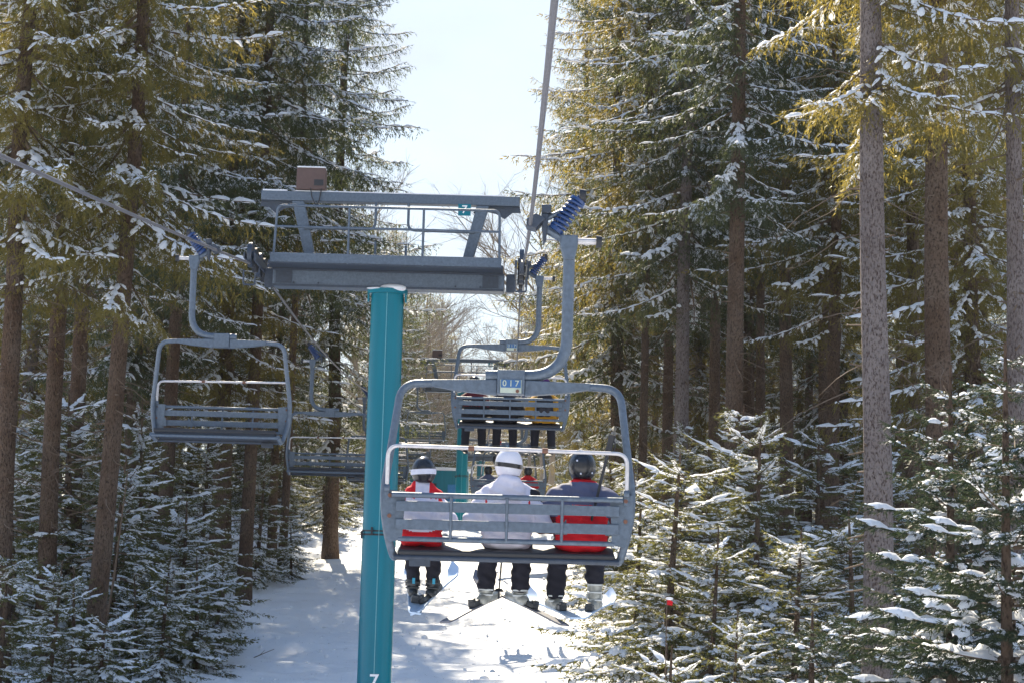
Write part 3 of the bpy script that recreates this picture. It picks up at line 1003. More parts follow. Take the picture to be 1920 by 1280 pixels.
    mb.tube(arc([(-0.925, -0.26, 0.50), (-0.925, -0.275, 0.835), (0.905, -0.275, 0.815), (0.905, -0.26, 0.50)], 0.09, 7), 0.0155, 10)
    rb = put(mb, 'restraint_bar', M_rail, ang=60)
    for x in (-0.29, 0.275):
        mb = MB(); mb.tube([(x - 0.022, -0.275, 0.825 - 0.006 * x), (x + 0.022, -0.275, 0.825 - 0.006 * x)], 0.020, 10)
        put(mb, 'bar_collar', M_rust, rb)
    for sx, x in ((-1, -0.925), (1, 0.905)):
        mb = MB(); mb.tube([(x - 0.02, -0.26, 0.51), (x + 0.02, -0.26, 0.51)], 0.032, 12); mb.box((x, -0.255, 0.47), (0.035, 0.03, 0.10)); put(mb, 'pivot', M_galv, rb)
    # grip
    mb = MB(); mb.prism([(0.09, 2.60), (0.165, 2.58), (0.20, 2.62), (0.24, 2.66), (0.16, 2.70), (0.09, 2.655)], -0.10, 0.10); g = put(mb, 'grip_jaw', M_galv_d, bevel=0.006)
    mb = MB(); mb.box((0.245, 0, 2.745), (0.075, 0.12, 0.07)); mb.prism([(0.205, 2.71), (0.265, 2.71), (0.25, 2.50), (0.225, 2.46)], -0.05, 0.05); put(mb, 'grip_body', M_galv_d, bevel=0.008)
    mb = MB(); mb.tube([(0.17, 0, 2.635), (0.40, 0, 2.755)], 0.022, 8); mb.tube([(0.23, 0, 2.60), (0.41, 0, 2.50)], 0.034, 8); put(mb, 'grip_lever', M_galv)
    a, b = Vector((0.335, 0, 2.60)), Vector((0.485, 0, 2.815))
    ax = (b - a).normalized()
    e1 = Vector((0, 1, 0)); e2 = ax.cross(e1)
    mb = MB()
    turns, st = 7, 14
    mb.tube([a + (b - a) * (i / (turns * st)) + (e1 * math.cos(6.2832 * i / st) + e2 * math.sin(6.2832 * i / st)) * 0.058 for i in range(turns * st + 1)], 0.0135, 6)
    put(mb, 'grip_spring', M_blue, ang=80)
    mb = MB(); mb.tube([a - ax * 0.02, b + ax * 0.05], 0.030, 8); mb.tube([a - ax * 0.03, a], 0.066, 12); mb.tube([b, b + ax * 0.025], 0.066, 12); put(mb, 'spring_rod', M_blue)
    mb = MB(); mb.tube([(0.505, 0, 2.862), (0.555, 0, 2.862)], [0.062, 0.055], 16); put(mb, 'grip_roller', M_black, ang=50)
    mb = MB(); mb.tube([(0.47, 0, 2.50), (0.645, 0, 2.50)], 0.026, 10); put(mb, 'roller_shaft', M_rail)
    mb = MB(); mb.tube([(0.645, 0, 2.50), (0.69, 0, 2.50)], [0.052, 0.046], 16); put(mb, 'grip_roller', M_black, ang=50)
    return root

def kids(o):
    return [c for c in bpy.data.objects if c.parent == o]
def copy_tree(o, parent=None, children=None):
    if children is None:
        children = {}
        for c in bpy.data.objects:
            if c.parent is not None:
                children.setdefault(c.parent.name, []).append(c)
    n = o.copy()
    COL.objects.link(n)
    n.parent = parent
    for c in children.get(o.name, []):
        copy_tree(c, n, children)
    return n

CG = 'chairs on the chairlift'
chair0 = build_chair(True)
chair_plain = chair0
def place_chair(y, side, label, first=False, rz=0.0):
    o = chair0 if first else copy_tree(chair0)
    o.location = (ROPE_X[side], y, rope_z(y, side))
    o.rotation_euler = (0, 0, (0 if side == 'up' else math.pi) + rz)
    return tag(o, label, 'chairlift chair', CG)
UP_Y = [13.9, 29.9, 45.7, 61.6, 77.3]
C1 = place_chair(13.9, 'up', 'nearest chair seen from behind with three riders on its slatted bench', True)
C2 = place_chair(29.3, 'up', 'second chair uphill, framed by the loop of the nearest one, with three dark clad riders')
C3 = place_chair(45.7, 'up', 'third loaded chair, seen low between the heads of the front riders')
C4 = place_chair(61.6, 'up', 'fourth loaded chair, small behind the third one')
C5 = place_chair(77.3, 'up', 'tiny fifth chair near the far tower, riders in red and yellow')
D1 = place_chair(24.4, 'down', 'nearest empty chair coming down on the left rope, facing us')
D2 = place_chair(39.5, 'down', 'second empty chair on the left rope, partly behind the nearest one and the teal pole')
D3 = place_chair(54.0, 'down', 'third empty chair on the left rope, cut by the left edge of the teal pole')
D4 = place_chair(69.0, 'down', 'fourth empty chair, seen just right of the teal pole')
D5 = place_chair(84.5, 'down', 'farthest empty chair, a small dark bench right of the teal pole')

# ------------------------------------------------------------------ towers
M_pale_line = mat('pale_line', (0.10, 0.33, 0.38), 0.35)  # paler teal for the thin line down the front of the pole
def tower(y, number, label, base_dz=0.0, xoff=0.0, simple=False):
    """crossarm tower; shapes are given in metres from the top centre of the pole"""
    x0 = -2.03 + xoff
    zt = rope_z(y, 'up') - 0.58
    root = empty('lift_tower', (x0, y, gz(x0, y)))
    tag(root, label, 'lift tower', 'towers of the chairlift')
    O = Vector((0, 0, zt - gz(x0, y)))
    def put(mb, name, m, parent=root, bevel=0.0, **k):
        mb.v = [tuple(Vector(p) + O) for p in mb.v]
        return mb.build(name, m, parent, bevel=bevel, **k)
    zg = -(zt - gz(x0, y))
    # pole, with its flange, snow, number and strap
    mb = MB(); mb.tube([(0, 0, zg - 0.3), (0, 0, -0.07)], [0.275, 0.262], 40); pole = put(mb, 'pole', M_teal, ang=60)
    mb = MB(); mb.tube([(0.012, -0.277, zg - 0.3), (0.012, -0.264, -0.07)], 0.007, 6); put(mb, 'pale_line', M_pale_line, pole)
    mb = MB(); mb.tube([(0, 0, -0.07), (0, 0, 0.0)], 0.325, 40); put(mb, 'pole_flange', M_teal, pole, ang=40)
    for sx in (-1, 1):
        mb = MB(); mb.box((sx * 0.30, -0.04, -0.13), (0.03, 0.12, 0.14)); put(mb, 'lifting_lug', M_teal, pole)
    mb = MB(); mb.sphere((0.10, -0.20, 0.015), 0.22, (1.0, 0.5, 0.30), 20, 8); mb.sphere((-0.14, -0.2, 0.0), 0.19, (1.0, 0.6, 0.10), 20, 8)
    sn = put(mb, 'snow_cap', M_snow, pole, ang=80); sn['kind'] = 'stuff'
    mb = MB(); mb.tube([(0, 0, -3.93), (0, 0, -3.90)], 0.276, 30, False); mb.tube([(0, 0, -3.87), (0, 0, -3.845)], 0.276, 30, False)
    mb.box((-0.10, -0.28, -3.86), (0.03, 0.03, 0.12)); mb.box((-0.27, -0.12, -3.92), (0.03, 0.03, 0.12))
    mb.tube([(-0.35, -0.15, -3.915), (0.6, -0.28, -3.90), (1.1, -0.22, -3.895)], 0.010, 6)
    put(mb, 'strap', M_black, pole)
    text_obj(number, 0.30, M_white, pole, (0.015, -0.279, -6.20 + O.z), (R(90), 0, 0), 0.006)
    text_obj(number, 0.30, M_white, pole, (0.015, 0.279, -6.20 + O.z), (R(90), 0, math.pi), 0.006)
    # crossarm
    mb = MB(); mb.box((0.02, 0.0, 0.145), (3.72, 0.42, 0.27)); arm = put(mb, 'crossarm', M_galv, bevel=0.015)
    mb = MB()
    for sx in (-1, 1):
        mb.box((sx * 1.66, -0.216, 0.15), (0.26, 0.012, 0.20))
    mb.box((0.02, -0.216, 0.018), (3.72, 0.02, 0.035)); mb.box((0.02, -0.216, 0.272), (3.72, 0.02, 0.03))
    for x in (-1.5, -1.1, 1.1, 1.5):
        mb.tube([(x, -0.21, 0.06), (x, -0.235, 0.06)], 0.018, 8)
    put(mb, 'arm_flange', M_galv_d, arm)
    # catwalk, toe board, railing
    mb = MB(); mb.box((0.0, -0.40, 0.315), (3.72, 0.62, 0.05)); put(mb, 'catwalk', M_galv_d)
    mb = MB(); mb.box((0.0, -0.715, 0.385), (3.66, 0.02, 0.15)); put(mb, 'toe_board', M_galv, bevel=0.004)
    yr = -0.70
    mb = MB(); mb.tube(arc([(-1.78, yr, 0.34), (-1.74, yr, 1.22), (1.78, yr, 1.22), (1.80, yr, 0.34)], 0.10, 6), 0.021, 8); rail = put(mb, 'handrail', M_galv, ang=60)
    mb = MB(); mb.tube([(-1.765, yr, 0.88), (1.79, yr, 0.88)], 0.019, 8); put(mb, 'mid_rail', M_galv, rail, ang=60)
    for x in (-0.60, 0.58):
        mb = MB(); mb.tube([(x, yr, 0.30), (x, yr, 1.22)], 0.020, 8); put(mb, 'rail_post', M_galv, rail, ang=60)
    mb = MB(); mb.tube([(0.275, -0.10, 0.40), (0.275, -0.10, 0.72)], 0.020, 8); put(mb, 'short_post', M_galv, rail)
    mb = MB(); mb.tube([(-0.22, -0.10, 0.40), (-0.22, -0.10, 0.78)], 0.020, 8); put(mb, 'short_post', M_galv, rail)
    # lifting frame above
    zb = 1.50
    mb = MB(); mb.box((0.0, 0.0, zb), (4.20, 0.20, 0.155)); beam = put(mb, 'top_beam', M_galv, bevel=0.012)
    mb = MB(); mb.box((-1.88, 0.0, zb + 0.087), (0.40, 0.19, 0.03)); mb.box((0.15, 0.0, zb + 0.085), (3.4, 0.18, 0.022)); sn = put(mb, 'snow_layer', M_snow, beam, bevel=0.01); sn['kind'] = 'stuff'
    for sx in (-1, 1):
        mb = MB(); mb.prism([(sx * 1.40, zb - 0.08), (sx * 1.60, zb - 0.08), (sx * 1.31, 0.34), (sx * 1.15, 0.34)], -0.09, 0.09); put(mb, 'frame_leg', M_galv, bevel=0.008)
        p = [(sx * 1.52, zb - 0.078), (sx * 2.10, zb - 0.078)]
        p += [(sx * 2.12, zb - 0.17), (sx * 1.98, zb - 0.175)]
        p += [(sx * (1.50 + 0.40 * math.cos(R(a)) * 1.1), zb - 0.42 + 0.28 * math.sin(R(a)) - 0.02) for a in (35, 60, 85, 110)]
        p += [(sx * 1.50, zb - 0.36)]
        mb = MB(); mb.prism(p, -0.012, 0.012); gp = put(mb, 'gusset_plate', M_galv_d, beam)
        # U shaped guard tube under the beam
        mb = MB(); mb.tube(arc([(sx * 0.30 + (0.0 if sx > 0 else 0.07), -0.10, zb - 0.07), (sx * 0.30 + (0.0 if sx > 0 else 0.07), -0.10, zb - 0.52), (sx * 1.38, -0.10, zb - 0.53)], 0.12, 6), 0.022, 8); put(mb, 'guard_tube', M_galv, beam, ang=60)
    # sign under the beam
    mb = MB(); mb.box((1.205, -0.115, zb - 0.165), (0.205, 0.02, 0.19)); sg = put(mb, 'number_sign', M_teal, bevel=0.003)
    text_obj(number, 0.185, M_white, sg, (1.205, -0.128, zb - 0.165 + O.z), (R(90), 0, 0), 0.002)
    # brown box with cables on the beam
    mb = MB(); mb.box((-1.30, 0.0, zb + 0.285), (0.47, 0.26, 0.36)); bx = put(mb, 'loudspeaker_box', M_brown, bevel=0.012)
    mb = MB(); mb.box((-1.17, -0.134, zb + 0.22), (0.15, 0.008, 0.10)); put(mb, 'grille', M_black, bx)
    mb = MB(); mb.box((-1.30, 0.0, zb + 0.478), (0.46, 0.25, 0.025)); s2 = put(mb, 'snow_layer', M_snow, bx, bevel=0.01); s2['kind'] = 'stuff'
    mb = MB(); mb.tube([(-1.30, -0.135, zb + 0.13), (-1.27, -0.15, zb - 0.02), (-1.22, -0.15, zb - 0.13), (-1.19, -0.15, zb - 0.17), (-1.15, -0.15, zb - 0.08), (-1.12, -0.135, zb + 0.12)], 0.010, 6); put(mb, 'cable', M_black, bx)
    # sheave trains
    for sx, xr in ((-1, ROPE_X['down'] - x0), (1, ROPE_X['up'] - x0)):
        mb = MB(); mb.box((xr - sx * 0.09, 0, 0.30), (0.04, 2.3, 0.12)); mb.box((xr - sx * 0.17, 0, 0.16), (0.14, 0.16, 0.30)); mb.box((xr + sx * 0.08, 0, 0.33), (0.03, 2.3, 0.09)); tr = put(mb, 'sheave_beam', M_galv_d, bevel=0.006)
        mb = MB(); mb.tube(arc([(xr - sx * 0.10, -1.12, 0.05), (xr - sx * 0.10, -1.12, -0.13), (xr + sx * 0.08, -1.12, -0.13), (xr + sx * 0.08, -1.12, 0.1)], 0.03, 3), 0.016, 6); put(mb, 'rope_catcher', M_galv_d, tr)
        for k in range(5):
            yy = -0.98 + 0.49 * k
            mb = MB(); mb.tube([(xr - 0.035, yy, 0.36), (xr + 0.035, yy, 0.36)], 0.20, 24); mb.tube([(xr - 0.06, yy, 0.36), (xr + 0.06, yy, 0.36)], 0.06, 12)
            put(mb, 'sheave_wheel', M_black if k % 2 else M_galv_d, tr, ang=50)
    return root
tower(28.5, '7', 'near teal lift tower numbered 7 with grey crossarm and brown box on top')
tower(83.0, '8', 'second lift tower framed in the loop of the front chair, turquoise pole', xoff=-0.15)
tower(128.0, '9', 'farthest lift tower, small turquoise pole low between the front riders')

# small turquoise lift hut at the end of the corridor
hut = empty('lift_hut', (-4.3, 112, gz(-4.3, 112)))
tag(hut, 'small turquoise lift building with a blue door far up the piste', 'hut')
mb = MB(); mb.box((0, 0, 1.4), (3.6, 2.6, 2.8)); mb.build('wall', M_teal, hut)
mb = MB(); mb.box((0.9, -1.31, 1.0), (0.7, 0.04, 1.9)); mb.build('door', M_blueDoor, hut)
mb = MB(); mb.box((-0.7, -1.31, 1.6), (1.1, 0.04, 0.8)); wd = mb.build('window', M_black, hut)
mb = MB(); mb.box((-0.7, -1.34, 1.6), (0.06, 0.03, 0.8)); mb.box((-0.7, -1.34, 1.18), (1.2, 0.05, 0.06)); mb.build('frame', M_white, wd)
mb = MB(); mb.prism([(-2.1, 2.81), (2.1, 2.81), (2.1, 2.95), (-2.1, 3.05)], -1.6, 1.6); mb.build('roof', M_snow, hut)

# ------------------------------------------------------------------ people
def cloth(name, col, rough=0.75, bump=0.35):
    return mat(name, col, rough, 0.0, 0.06, 9, bump, 16, 0.25)
M_skin = mat('skin', (0.55, 0.32, 0.24), 0.55)
M_jw = cloth('white_jacket', (0.62, 0.60, 0.70))
M_jred = cloth('red_fabric', (0.55, 0.010, 0.020))
M_jnavy = cloth('slate_fabric', (0.085, 0.095, 0.165))
M_trou = cloth('black_trousers', (0.012, 0.013, 0.022), 0.8)
M_maroon = cloth('maroon_fabric', (0.10, 0.015, 0.022))
M_dark = cloth('dark_fabric', (0.020, 0.020, 0.026))
M_gold = cloth('ochre_fabric', (0.50, 0.25, 0.020))
M_purple = cloth('purple_fabric', (0.06, 0.012, 0.11))
M_yel = cloth('yellow_fabric', (0.65, 0.60, 0.03))
M_hblack = mat('black_helmet', (0.012, 0.014, 0.020), 0.22, 0, 0.02)
M_hwhite = mat('white_helmet', (0.66, 0.66, 0.74), 0.3, 0, 0.02)
M_strapw = mat('white_strap', (0.58, 0.60, 0.72), 0.7)
M_boot = mat('boot_shell', (0.30, 0.31, 0.29), 0.35, 0.2, 0.35, 18)
M_bootd = mat('dark_boot_shell', (0.022, 0.028, 0.036), 0.35)
M_buckle = mat('boot_buckle', (0.45, 0.48, 0.50), 0.35, 0.6)
M_cyan = mat('cyan_trim', (0.02, 0.26, 0.42), 0.5)
M_skib = mat('ski_base_grey', (0.12, 0.125, 0.155), 0.45)
M_skil = mat('ski_pale_blue', (0.38, 0.50, 0.66), 0.35)
M_glove = mat('black_glove', (0.02, 0.02, 0.024), 0.7)
M_lens = mat('goggle_lens', (0.03, 0.02, 0.015), 0.12)

def remeshed(name, mb, voxel, mats, assign=None, smooth_it=4, wrinkle=0.0, parent=None, seed=0):
    me = bpy.data.meshes.new(name)
    me.from_pydata(mb.v, [], mb.f)
    o = link(bpy.data.objects.new(name, me))
    m = o.modifiers.new('remesh', 'REMESH')
    m.mode = 'VOXEL'
    m.voxel_size = voxel
    s = o.modifiers.new('smooth', 'SMOOTH')
    s.iterations = smooth_it
    s.factor = 0.5
    bpy.context.view_layer.update()
    out = bpy.data.meshes.new_from_object(o.evaluated_get(bpy.context.evaluated_depsgraph_get()))
    bpy.data.objects.remove(o)
    out.name = name
    n = len(out.vertices)
    co = np.empty(n * 3, np.float32)
    out.vertices.foreach_get('co', co)
    co = co.reshape(-1, 3)
    if wrinkle:
        no = np.empty(n * 3, np.float32)
        out.vertices.foreach_get('normal', no)
        no = no.reshape(-1, 3)
        p = co * 1.0
        w = (np.sin(p[:, 2] * 48 + 3.5 * np.sin(p[:, 0] * 11 + seed) + seed) * np.sin(p[:, 0] * 15 + p[:, 1] * 9 + seed * 2) + 0.6 * np.sin(p[:, 2] * 90 + p[:, 0] * 33 + seed)) * wrinkle
        co = co + no * w[:, None]
        out.vertices.foreach_set('co', np.ascontiguousarray(co, np.float32).ravel())
    out.materials.clear()
    for m in mats:
        out.materials.append(m)
    if assign is not None:
        nf = len(out.polygons)
        c = np.empty(nf * 3, np.float32)
        out.polygons.foreach_get('center', c)
        c = c.reshape(-1, 3)
        out.polygons.foreach_set('material_index', np.ascontiguousarray(assign(c[:, 0], c[:, 1], c[:, 2]), np.int32))
    out.polygons.foreach_set('use_smooth', [True] * len(out.polygons))
    out.update()
    return link(bpy.data.objects.new(name, out), parent)

def capsule(mb, a, b, ra, rb, n=12):
    a, b = Vector(a), Vector(b)
    d = (b - a).normalized()
    pts, rs = [], []
    for k in range(1, 5):
        t = R(90 * k / 4)
        pts.append(a - d * ra * math.cos(t)); rs.append(ra * math.sin(t))
    for k in range(4, 0, -1):
        t = R(90 * k / 4)
        pts.append(b + d * rb * math.cos(t)); rs.append(rb * math.sin(t))
    pts = [a - d * ra] + pts + [b + d * rb]
    rs = [0.001] + rs + [0.001]
    mb.tube(pts, rs, n)

def rider(chair, x, cfg, label, voxel=0.012):
    """a seated person; the local origin is on the seat below the hips, facing +Y"""
    k = cfg.get('k', 1.0)                      # overall size
    sw, hw = cfg['sw'], cfg['hw']              # half shoulder width, half hip width
    sh = cfg['sh']                             # shoulder height
    hz = cfg['head']                           # centre of the head
    lean = cfg.get('lean', 0.06)
    loc = Vector(chair.location) + Vector((x - 0.12, -0.02, -2.62 + 0.06))
    root = empty('person', loc)
    tag(root, label, 'person', cfg.get('group'))
    mb = MB()
    r = cfg.get('bulk', 0.115)
    # pelvis, belly, chest and shoulders
    capsule(mb, (-hw + r, -0.02, 0.11), (hw - r, -0.02, 0.11), r * 1.06, r * 1.06)
    capsule(mb, (-hw + r, -0.01, 0.10), (-sw * 0.62 + 0.01, lean, sh - 0.10), r, r * 1.0)
    capsule(mb, (hw - r, -0.01, 0.10), (sw * 0.62 - 0.01, lean, sh - 0.10), r, r * 1.0)
    capsule(mb, (0, -0.01, 0.12), (0, lean, sh - 0.06), r * 1.12, r * 1.12)
    capsule(mb, (-sw + 0.075, lean, sh - 0.085), (-0.05, lean, sh - 0.005), 0.082 * k, 0.075 * k)
    capsule(mb, (sw - 0.075, lean, sh - 0.085), (0.05, lean, sh - 0.005), 0.082 * k, 0.075 * k)
    # neck and head with a simple face
    capsule(mb, (0, lean, sh - 0.02), (0, lean + 0.02, hz - 0.05), 0.062 * k + cfg.get('collar', 0.01), 0.052 * k)
    mb.sphere((0, lean + 0.03, hz), 0.098 * k, (0.82, 0.98, 1.16), 16, 12)
    capsule(mb, (0, lean + 0.10 * k, hz - 0.06 * k), (0, lean + 0.085 * k, hz - 0.09 * k), 0.035 * k, 0.03 * k, 8)
    capsule(mb, (0, lean + 0.122 * k, hz + 0.01 * k), (0, lean + 0.138 * k, hz - 0.02 * k), 0.012 * k, 0.016 * k, 8)
    if cfg.get('hood'):
        mb.sphere((0, lean - 0.085, sh - 0.03), 0.125, (1.10, 0.60, 1.05), 16, 12)
        mb.sphere((0, lean - 0.05, sh + 0.03), 0.098, (1.12, 0.8, 0.62), 16, 12)
    # arms: shoulder, elbow, wrist
    el = cfg.get('elbow', (sw + 0.03, 0.03, sh - 0.30))
    hd = cfg.get('hand', (0.13, 0.30, sh - 0.33))
    hands = []
    for sx in (-1, 1):
        S = (sx * (sw - 0.075), lean, sh - 0.095)
        E = (sx * el[0], el[1], el[2])
        W = (sx * hd[0], hd[1], hd[2])
        capsule(mb, S, E, 0.080 * k, 0.068 * k)
        capsule(mb, E, W, 0.068 * k, 0.050 * k)
        hands.append((E, W, sx))
    # legs
    feet = []
    for sx, (kx, fx, fy, fz) in zip((-1, 1), cfg['legs']):
        H = (sx * hw * 0.48, 0.02, 0.075)
        K = (kx, 0.42, 0.045)
        A = (fx, fy, fz)
        capsule(mb, H, K, 0.098 * k, 0.080 * k)
        capsule(mb, K, A, 0.082 * k, cfg.get('cuff', 0.072) * k)
        feet.append(A)
    mats = [M_skin] + cfg['mats'] + [M_trou]
    nt = len(mats) - 1
    fn = cfg['paint']
    hem = cfg.get('hem', 0.03)
    def assign(px, py, pz):
        i = fn(px, py, pz)
        legs = (pz < hem) | ((py > 0.15) & (pz < 0.165) & (np.abs(py - 0.3) < 0.5) & ~((np.abs(px) < 0.02) & (pz > 0.12)))
        i = np.where(legs, nt, i)
        face = (pz > hz - 0.115 * k) & (np.abs(px) < 0.1) & (py > lean + 0.045)
        return np.where(face & (pz > sh + 0.03), 0, i)
    remeshed('body', mb, voxel, mats, assign, 3, cfg.get('wrinkle', 0.006), root, cfg.get('seed', 0))
    # gloves: palm, four fingers and thumb
    for E, W, sx in hands:
        mb = MB()
        d = (Vector(W) - Vector(E)).normalized()
        side = Vector((0, 0, 1)).cross(d).normalized() * -sx
        upv = d.cross(side).normalized()
        P = Vector(W) + d * 0.02
        capsule(mb, P, P + d * 0.05, 0.034, 0.036, 10)
        capsule(mb, P + side * 0.022 + d * 0.02, P + side * 0.024 + d * 0.06, 0.026, 0.024, 10)
        capsule(mb, P - side * 0.022 + d * 0.02, P - side * 0.024 + d * 0.06, 0.026, 0.024, 10)
        for j, (o_, L_) in enumerate(((-0.036, 0.058), (-0.012, 0.068), (0.012, 0.066), (0.036, 0.052))):
            b0 = P + side * o_ + d * 0.07
            b1 = b0 + d * L_ * 0.55 - Vector((0, 0, 0.012))
            b2 = b1 + d * L_ * 0.25 - Vector((0, 0, 0.030))
            capsule(mb, b0, b1, 0.0115, 0.0105, 8)
            capsule(mb, b1, b2, 0.0105, 0.009, 8)
        tb = P + side * 0.045 + d * 0.015
        capsule(mb, tb, tb + side * 0.022 + d * 0.035, 0.013, 0.012, 8)
        capsule(mb, tb + side * 0.022 + d * 0.035, tb + side * 0.018 + d * 0.062, 0.012, 0.010, 8)
        remeshed('glove', mb, 0.0055, [M_glove], None, 1, 0, root)
    # helmet or hat
    hm = cfg['helmet']
    hc = Vector((0, lean + 0.022, hz + 0.012))
    bm = bmesh.new()
    bmesh.ops.create_uvsphere(bm, u_segments=32, v_segments=22, radius=1.0)
    rr = Vector((0.103, 0.122, 0.128)) * k * cfg.get('hs', 1.0)
    kill = [v for v in bm.verts if v.co.z < -0.80 or (v.co.y > 0.35 and v.co.z < 0.25)]
    bmesh.ops.delete(bm, geom=kill, context='VERTS')
    for v in bm.verts:
        v.co = Vector((v.co.x * rr.x, v.co.y * rr.y, v.co.z * rr.z)) + hc
    me = bpy.data.meshes.new('helmet')
    bm.to_mesh(me); bm.free()
    me.materials.append(hm)
    me.polygons.foreach_set('use_smooth', [True] * len(me.polygons))
    ho = link(bpy.data.objects.new('helmet' if not cfg.get('hat') else 'hat', me), root)
    so = ho.modifiers.new('solid', 'SOLIDIFY'); so.thickness = 0.012; so.offset = 0
    def ring(z0, z1, grow, m, name, tilt=0.0):
        mb = MB(); n = 40
        V, Fc = [], []
        for i in range(n + 1):
            a = 2 * math.pi * i / n
            for zz, gr in ((z0, grow), (z1, grow), (z1, grow - 0.012), (z0, grow - 0.012)):
                c = math.sqrt(max(0.0, 1 - zz * zz))
                V.append((hc.x + (rr.x * c + gr) * math.cos(a), hc.y + (rr.y * c + gr) * math.sin(a), hc.z + rr.z * zz + tilt * math.cos(a)))
        for i in range(n):
            for q in range(4):
                q2 = (q + 1) % 4
                Fc.append((i * 4 + q, i * 4 + q2, i * 4 + 4 + q2, i * 4 + 4 + q))
        mb.add(V, Fc)
        return mb.build(name, m, ho)
    if 'strap' in cfg:
        z0, z1, ms, tl = cfg['strap']
        ring(z0, z1, 0.0105, ms, 'goggle_strap', tl)
    if 'strap2' in cfg:
        z0, z1, ms, tl = cfg['strap2']
        ring(z0, z1, 0.009, ms, 'helmet_rim', tl)
    # goggles on the face side
    mb = MB(); mb.sphere((0, lean + 0.105 * k, hz + 0.022 * k), 0.06 * k, (1.25, 0.55, 0.62), 16, 10)
    gg = mb.build('goggles', M_lens, root, ang=80)
    if cfg.get('dots'):
        mb = MB()
        for ax_, az_ in ((-25, 18), (-8, -26), (48, -22)):
            v = Vector((math.sin(R(ax_)) * math.cos(R(az_)), -math.cos(R(ax_)) * math.cos(R(az_)), math.sin(R(az_))))
            mb.sphere((hc.x + v.x * (rr.x + 0.006), hc.y + v.y * (rr.y + 0.006), hc.z + v.z * (rr.z + 0.006)), 0.008, (1, 1, 1), 8, 6)
        mb.build('helmet_vent', M_strapw, ho)
    if cfg.get('pack'):
        mb = MB()
        capsule(mb, (-0.05, -0.17, 0.22), (-0.05, -0.15, sh - 0.08), 0.10, 0.09); capsule(mb, (0.05, -0.17, 0.22), (0.05, -0.15, sh - 0.08), 0.10, 0.09)
        remeshed('backpack', mb, 0.016, [M_dark], None, 3, 0.002, root)
    # boots
    for (fx, fy, fz), yaw in zip(feet, cfg['yaw']):
        mb = MB()
        f = Vector((math.sin(yaw), math.cos(yaw), math.tan(cfg['pitch'])))
        f.normalize()
        ct = fz
        fz = cfg.get('sole', fz)
        A = Vector((fx, fy, fz - 0.03))
        B = Vector((fx, fy + 0.015, fz - 0.10))
        top = Vector((fx, fy + 0.008, max(ct, fz) - 0.005))
        capsule(mb, top, A, 0.062 * k, 0.060 * k)
        capsule(mb, A, B, 0.060 * k, 0.050 * k)
        capsule(mb, B - f * 0.07 * k, B + f * 0.17 * k - Vector((0, 0, 0.005)), 0.046 * k, 0.042 * k)
        bo = remeshed('boot', mb, 0.009, [cfg['boot']], None, 2, 0.001, root)
        mb = MB()
        for zz in ((-0.035, -0.075) if ct - fz < 0.05 else (0.06, 0.0, -0.06)):
            mb.box((fx + 0.0, fy - 0.025, fz + zz), (0.118 * k, 0.075, 0.014))
        if cfg.get('cyan'):
            cm = MB(); cm.box((fx + 0.01, fy - 0.066, fz - 0.02), (0.022, 0.014, 0.045)); cm.build('boot_trim', M_cyan, bo)
        for sx in (-1, 1):
            mb.box((fx + sx * 0.058 * k, fy + 0.02, fz - 0.035), (0.014, 0.05, 0.05))
        mb.build('buckle', M_buckle if cfg['boot'] is M_boot else M_bootd, bo, bevel=0.003)
    return root, [Vector(loc) + Vector((f[0], f[1], cfg.get('sole', f[2]))) for f in feet], cfg

def skis(res, label2, mtop, mbase, tail=0.66, tip=0.86, roll=(0, 0), drop=0.155, group=None):
    root, feet, cfg = res
    for i, (A, yaw) in enumerate(zip(feet, cfg['yaw'])):
        o = empty('ski', A + Vector((0, 0.06, -drop)))
        tag(o, label2[i], 'ski', group)
        o.rotation_euler = Matrix.Rotation(-yaw, 3, 'Z').to_4x4().to_3x3().__matmul__(Matrix.Rotation(cfg['pitch'], 3, 'X')).__matmul__(Matrix.Rotation(roll[i], 3, 'Y')).to_euler()
        n = 22
        V, F = [], []
        for j in range(n + 1):
            t = j / n
            y = -tail + (tail + tip) * t
            w = 0.042 + 0.016 * (2 * t - 1) ** 2
            if t > 0.93: w *= math.sqrt(max(0.02, 1 - ((t - 0.93) / 0.07) ** 2))
            if t < 0.03: w *= 0.75
            z = 0.11 * max(0, (t - 0.84) / 0.16) ** 2 + 0.012 * (1 - (2 * t - 1) ** 2)
            V += [(-w, y, z), (w, y, z), (w, y, z + 0.014), (-w, y, z + 0.014)]
        for j in range(n):
            a = j * 4
            F += [(a + 1, a, a + 4, a + 5), (a + 2, a + 1, a + 5, a + 6), (a + 3, a + 2, a + 6, a + 7), (a, a + 3, a + 7, a + 4)]
        F += [(0, 1, 2, 3), (n * 4 + 3, n * 4 + 2, n * 4 + 1, n * 4)]
        mb = MB(); mb.add(V, F)
        b = mb.build('ski_board', mtop, o)
        b.data.materials.append(mbase)
        for p in b.data.polygons:
            if p.normal.z < -0.5:
                p.material_index = 1
        for yy, ln, hh in ((-0.19, 0.10, 0.045), (0.17, 0.09, 0.035)):
            mb = MB(); mb.box((0, yy, 0.024 + hh / 2), (0.062, ln, hh)); mb.box((0, yy + (-0.03 if yy < 0 else 0.03), 0.03 + hh), (0.05, ln * 0.5, 0.03)); mb.build('binding', M_bootd, o, bevel=0.006)

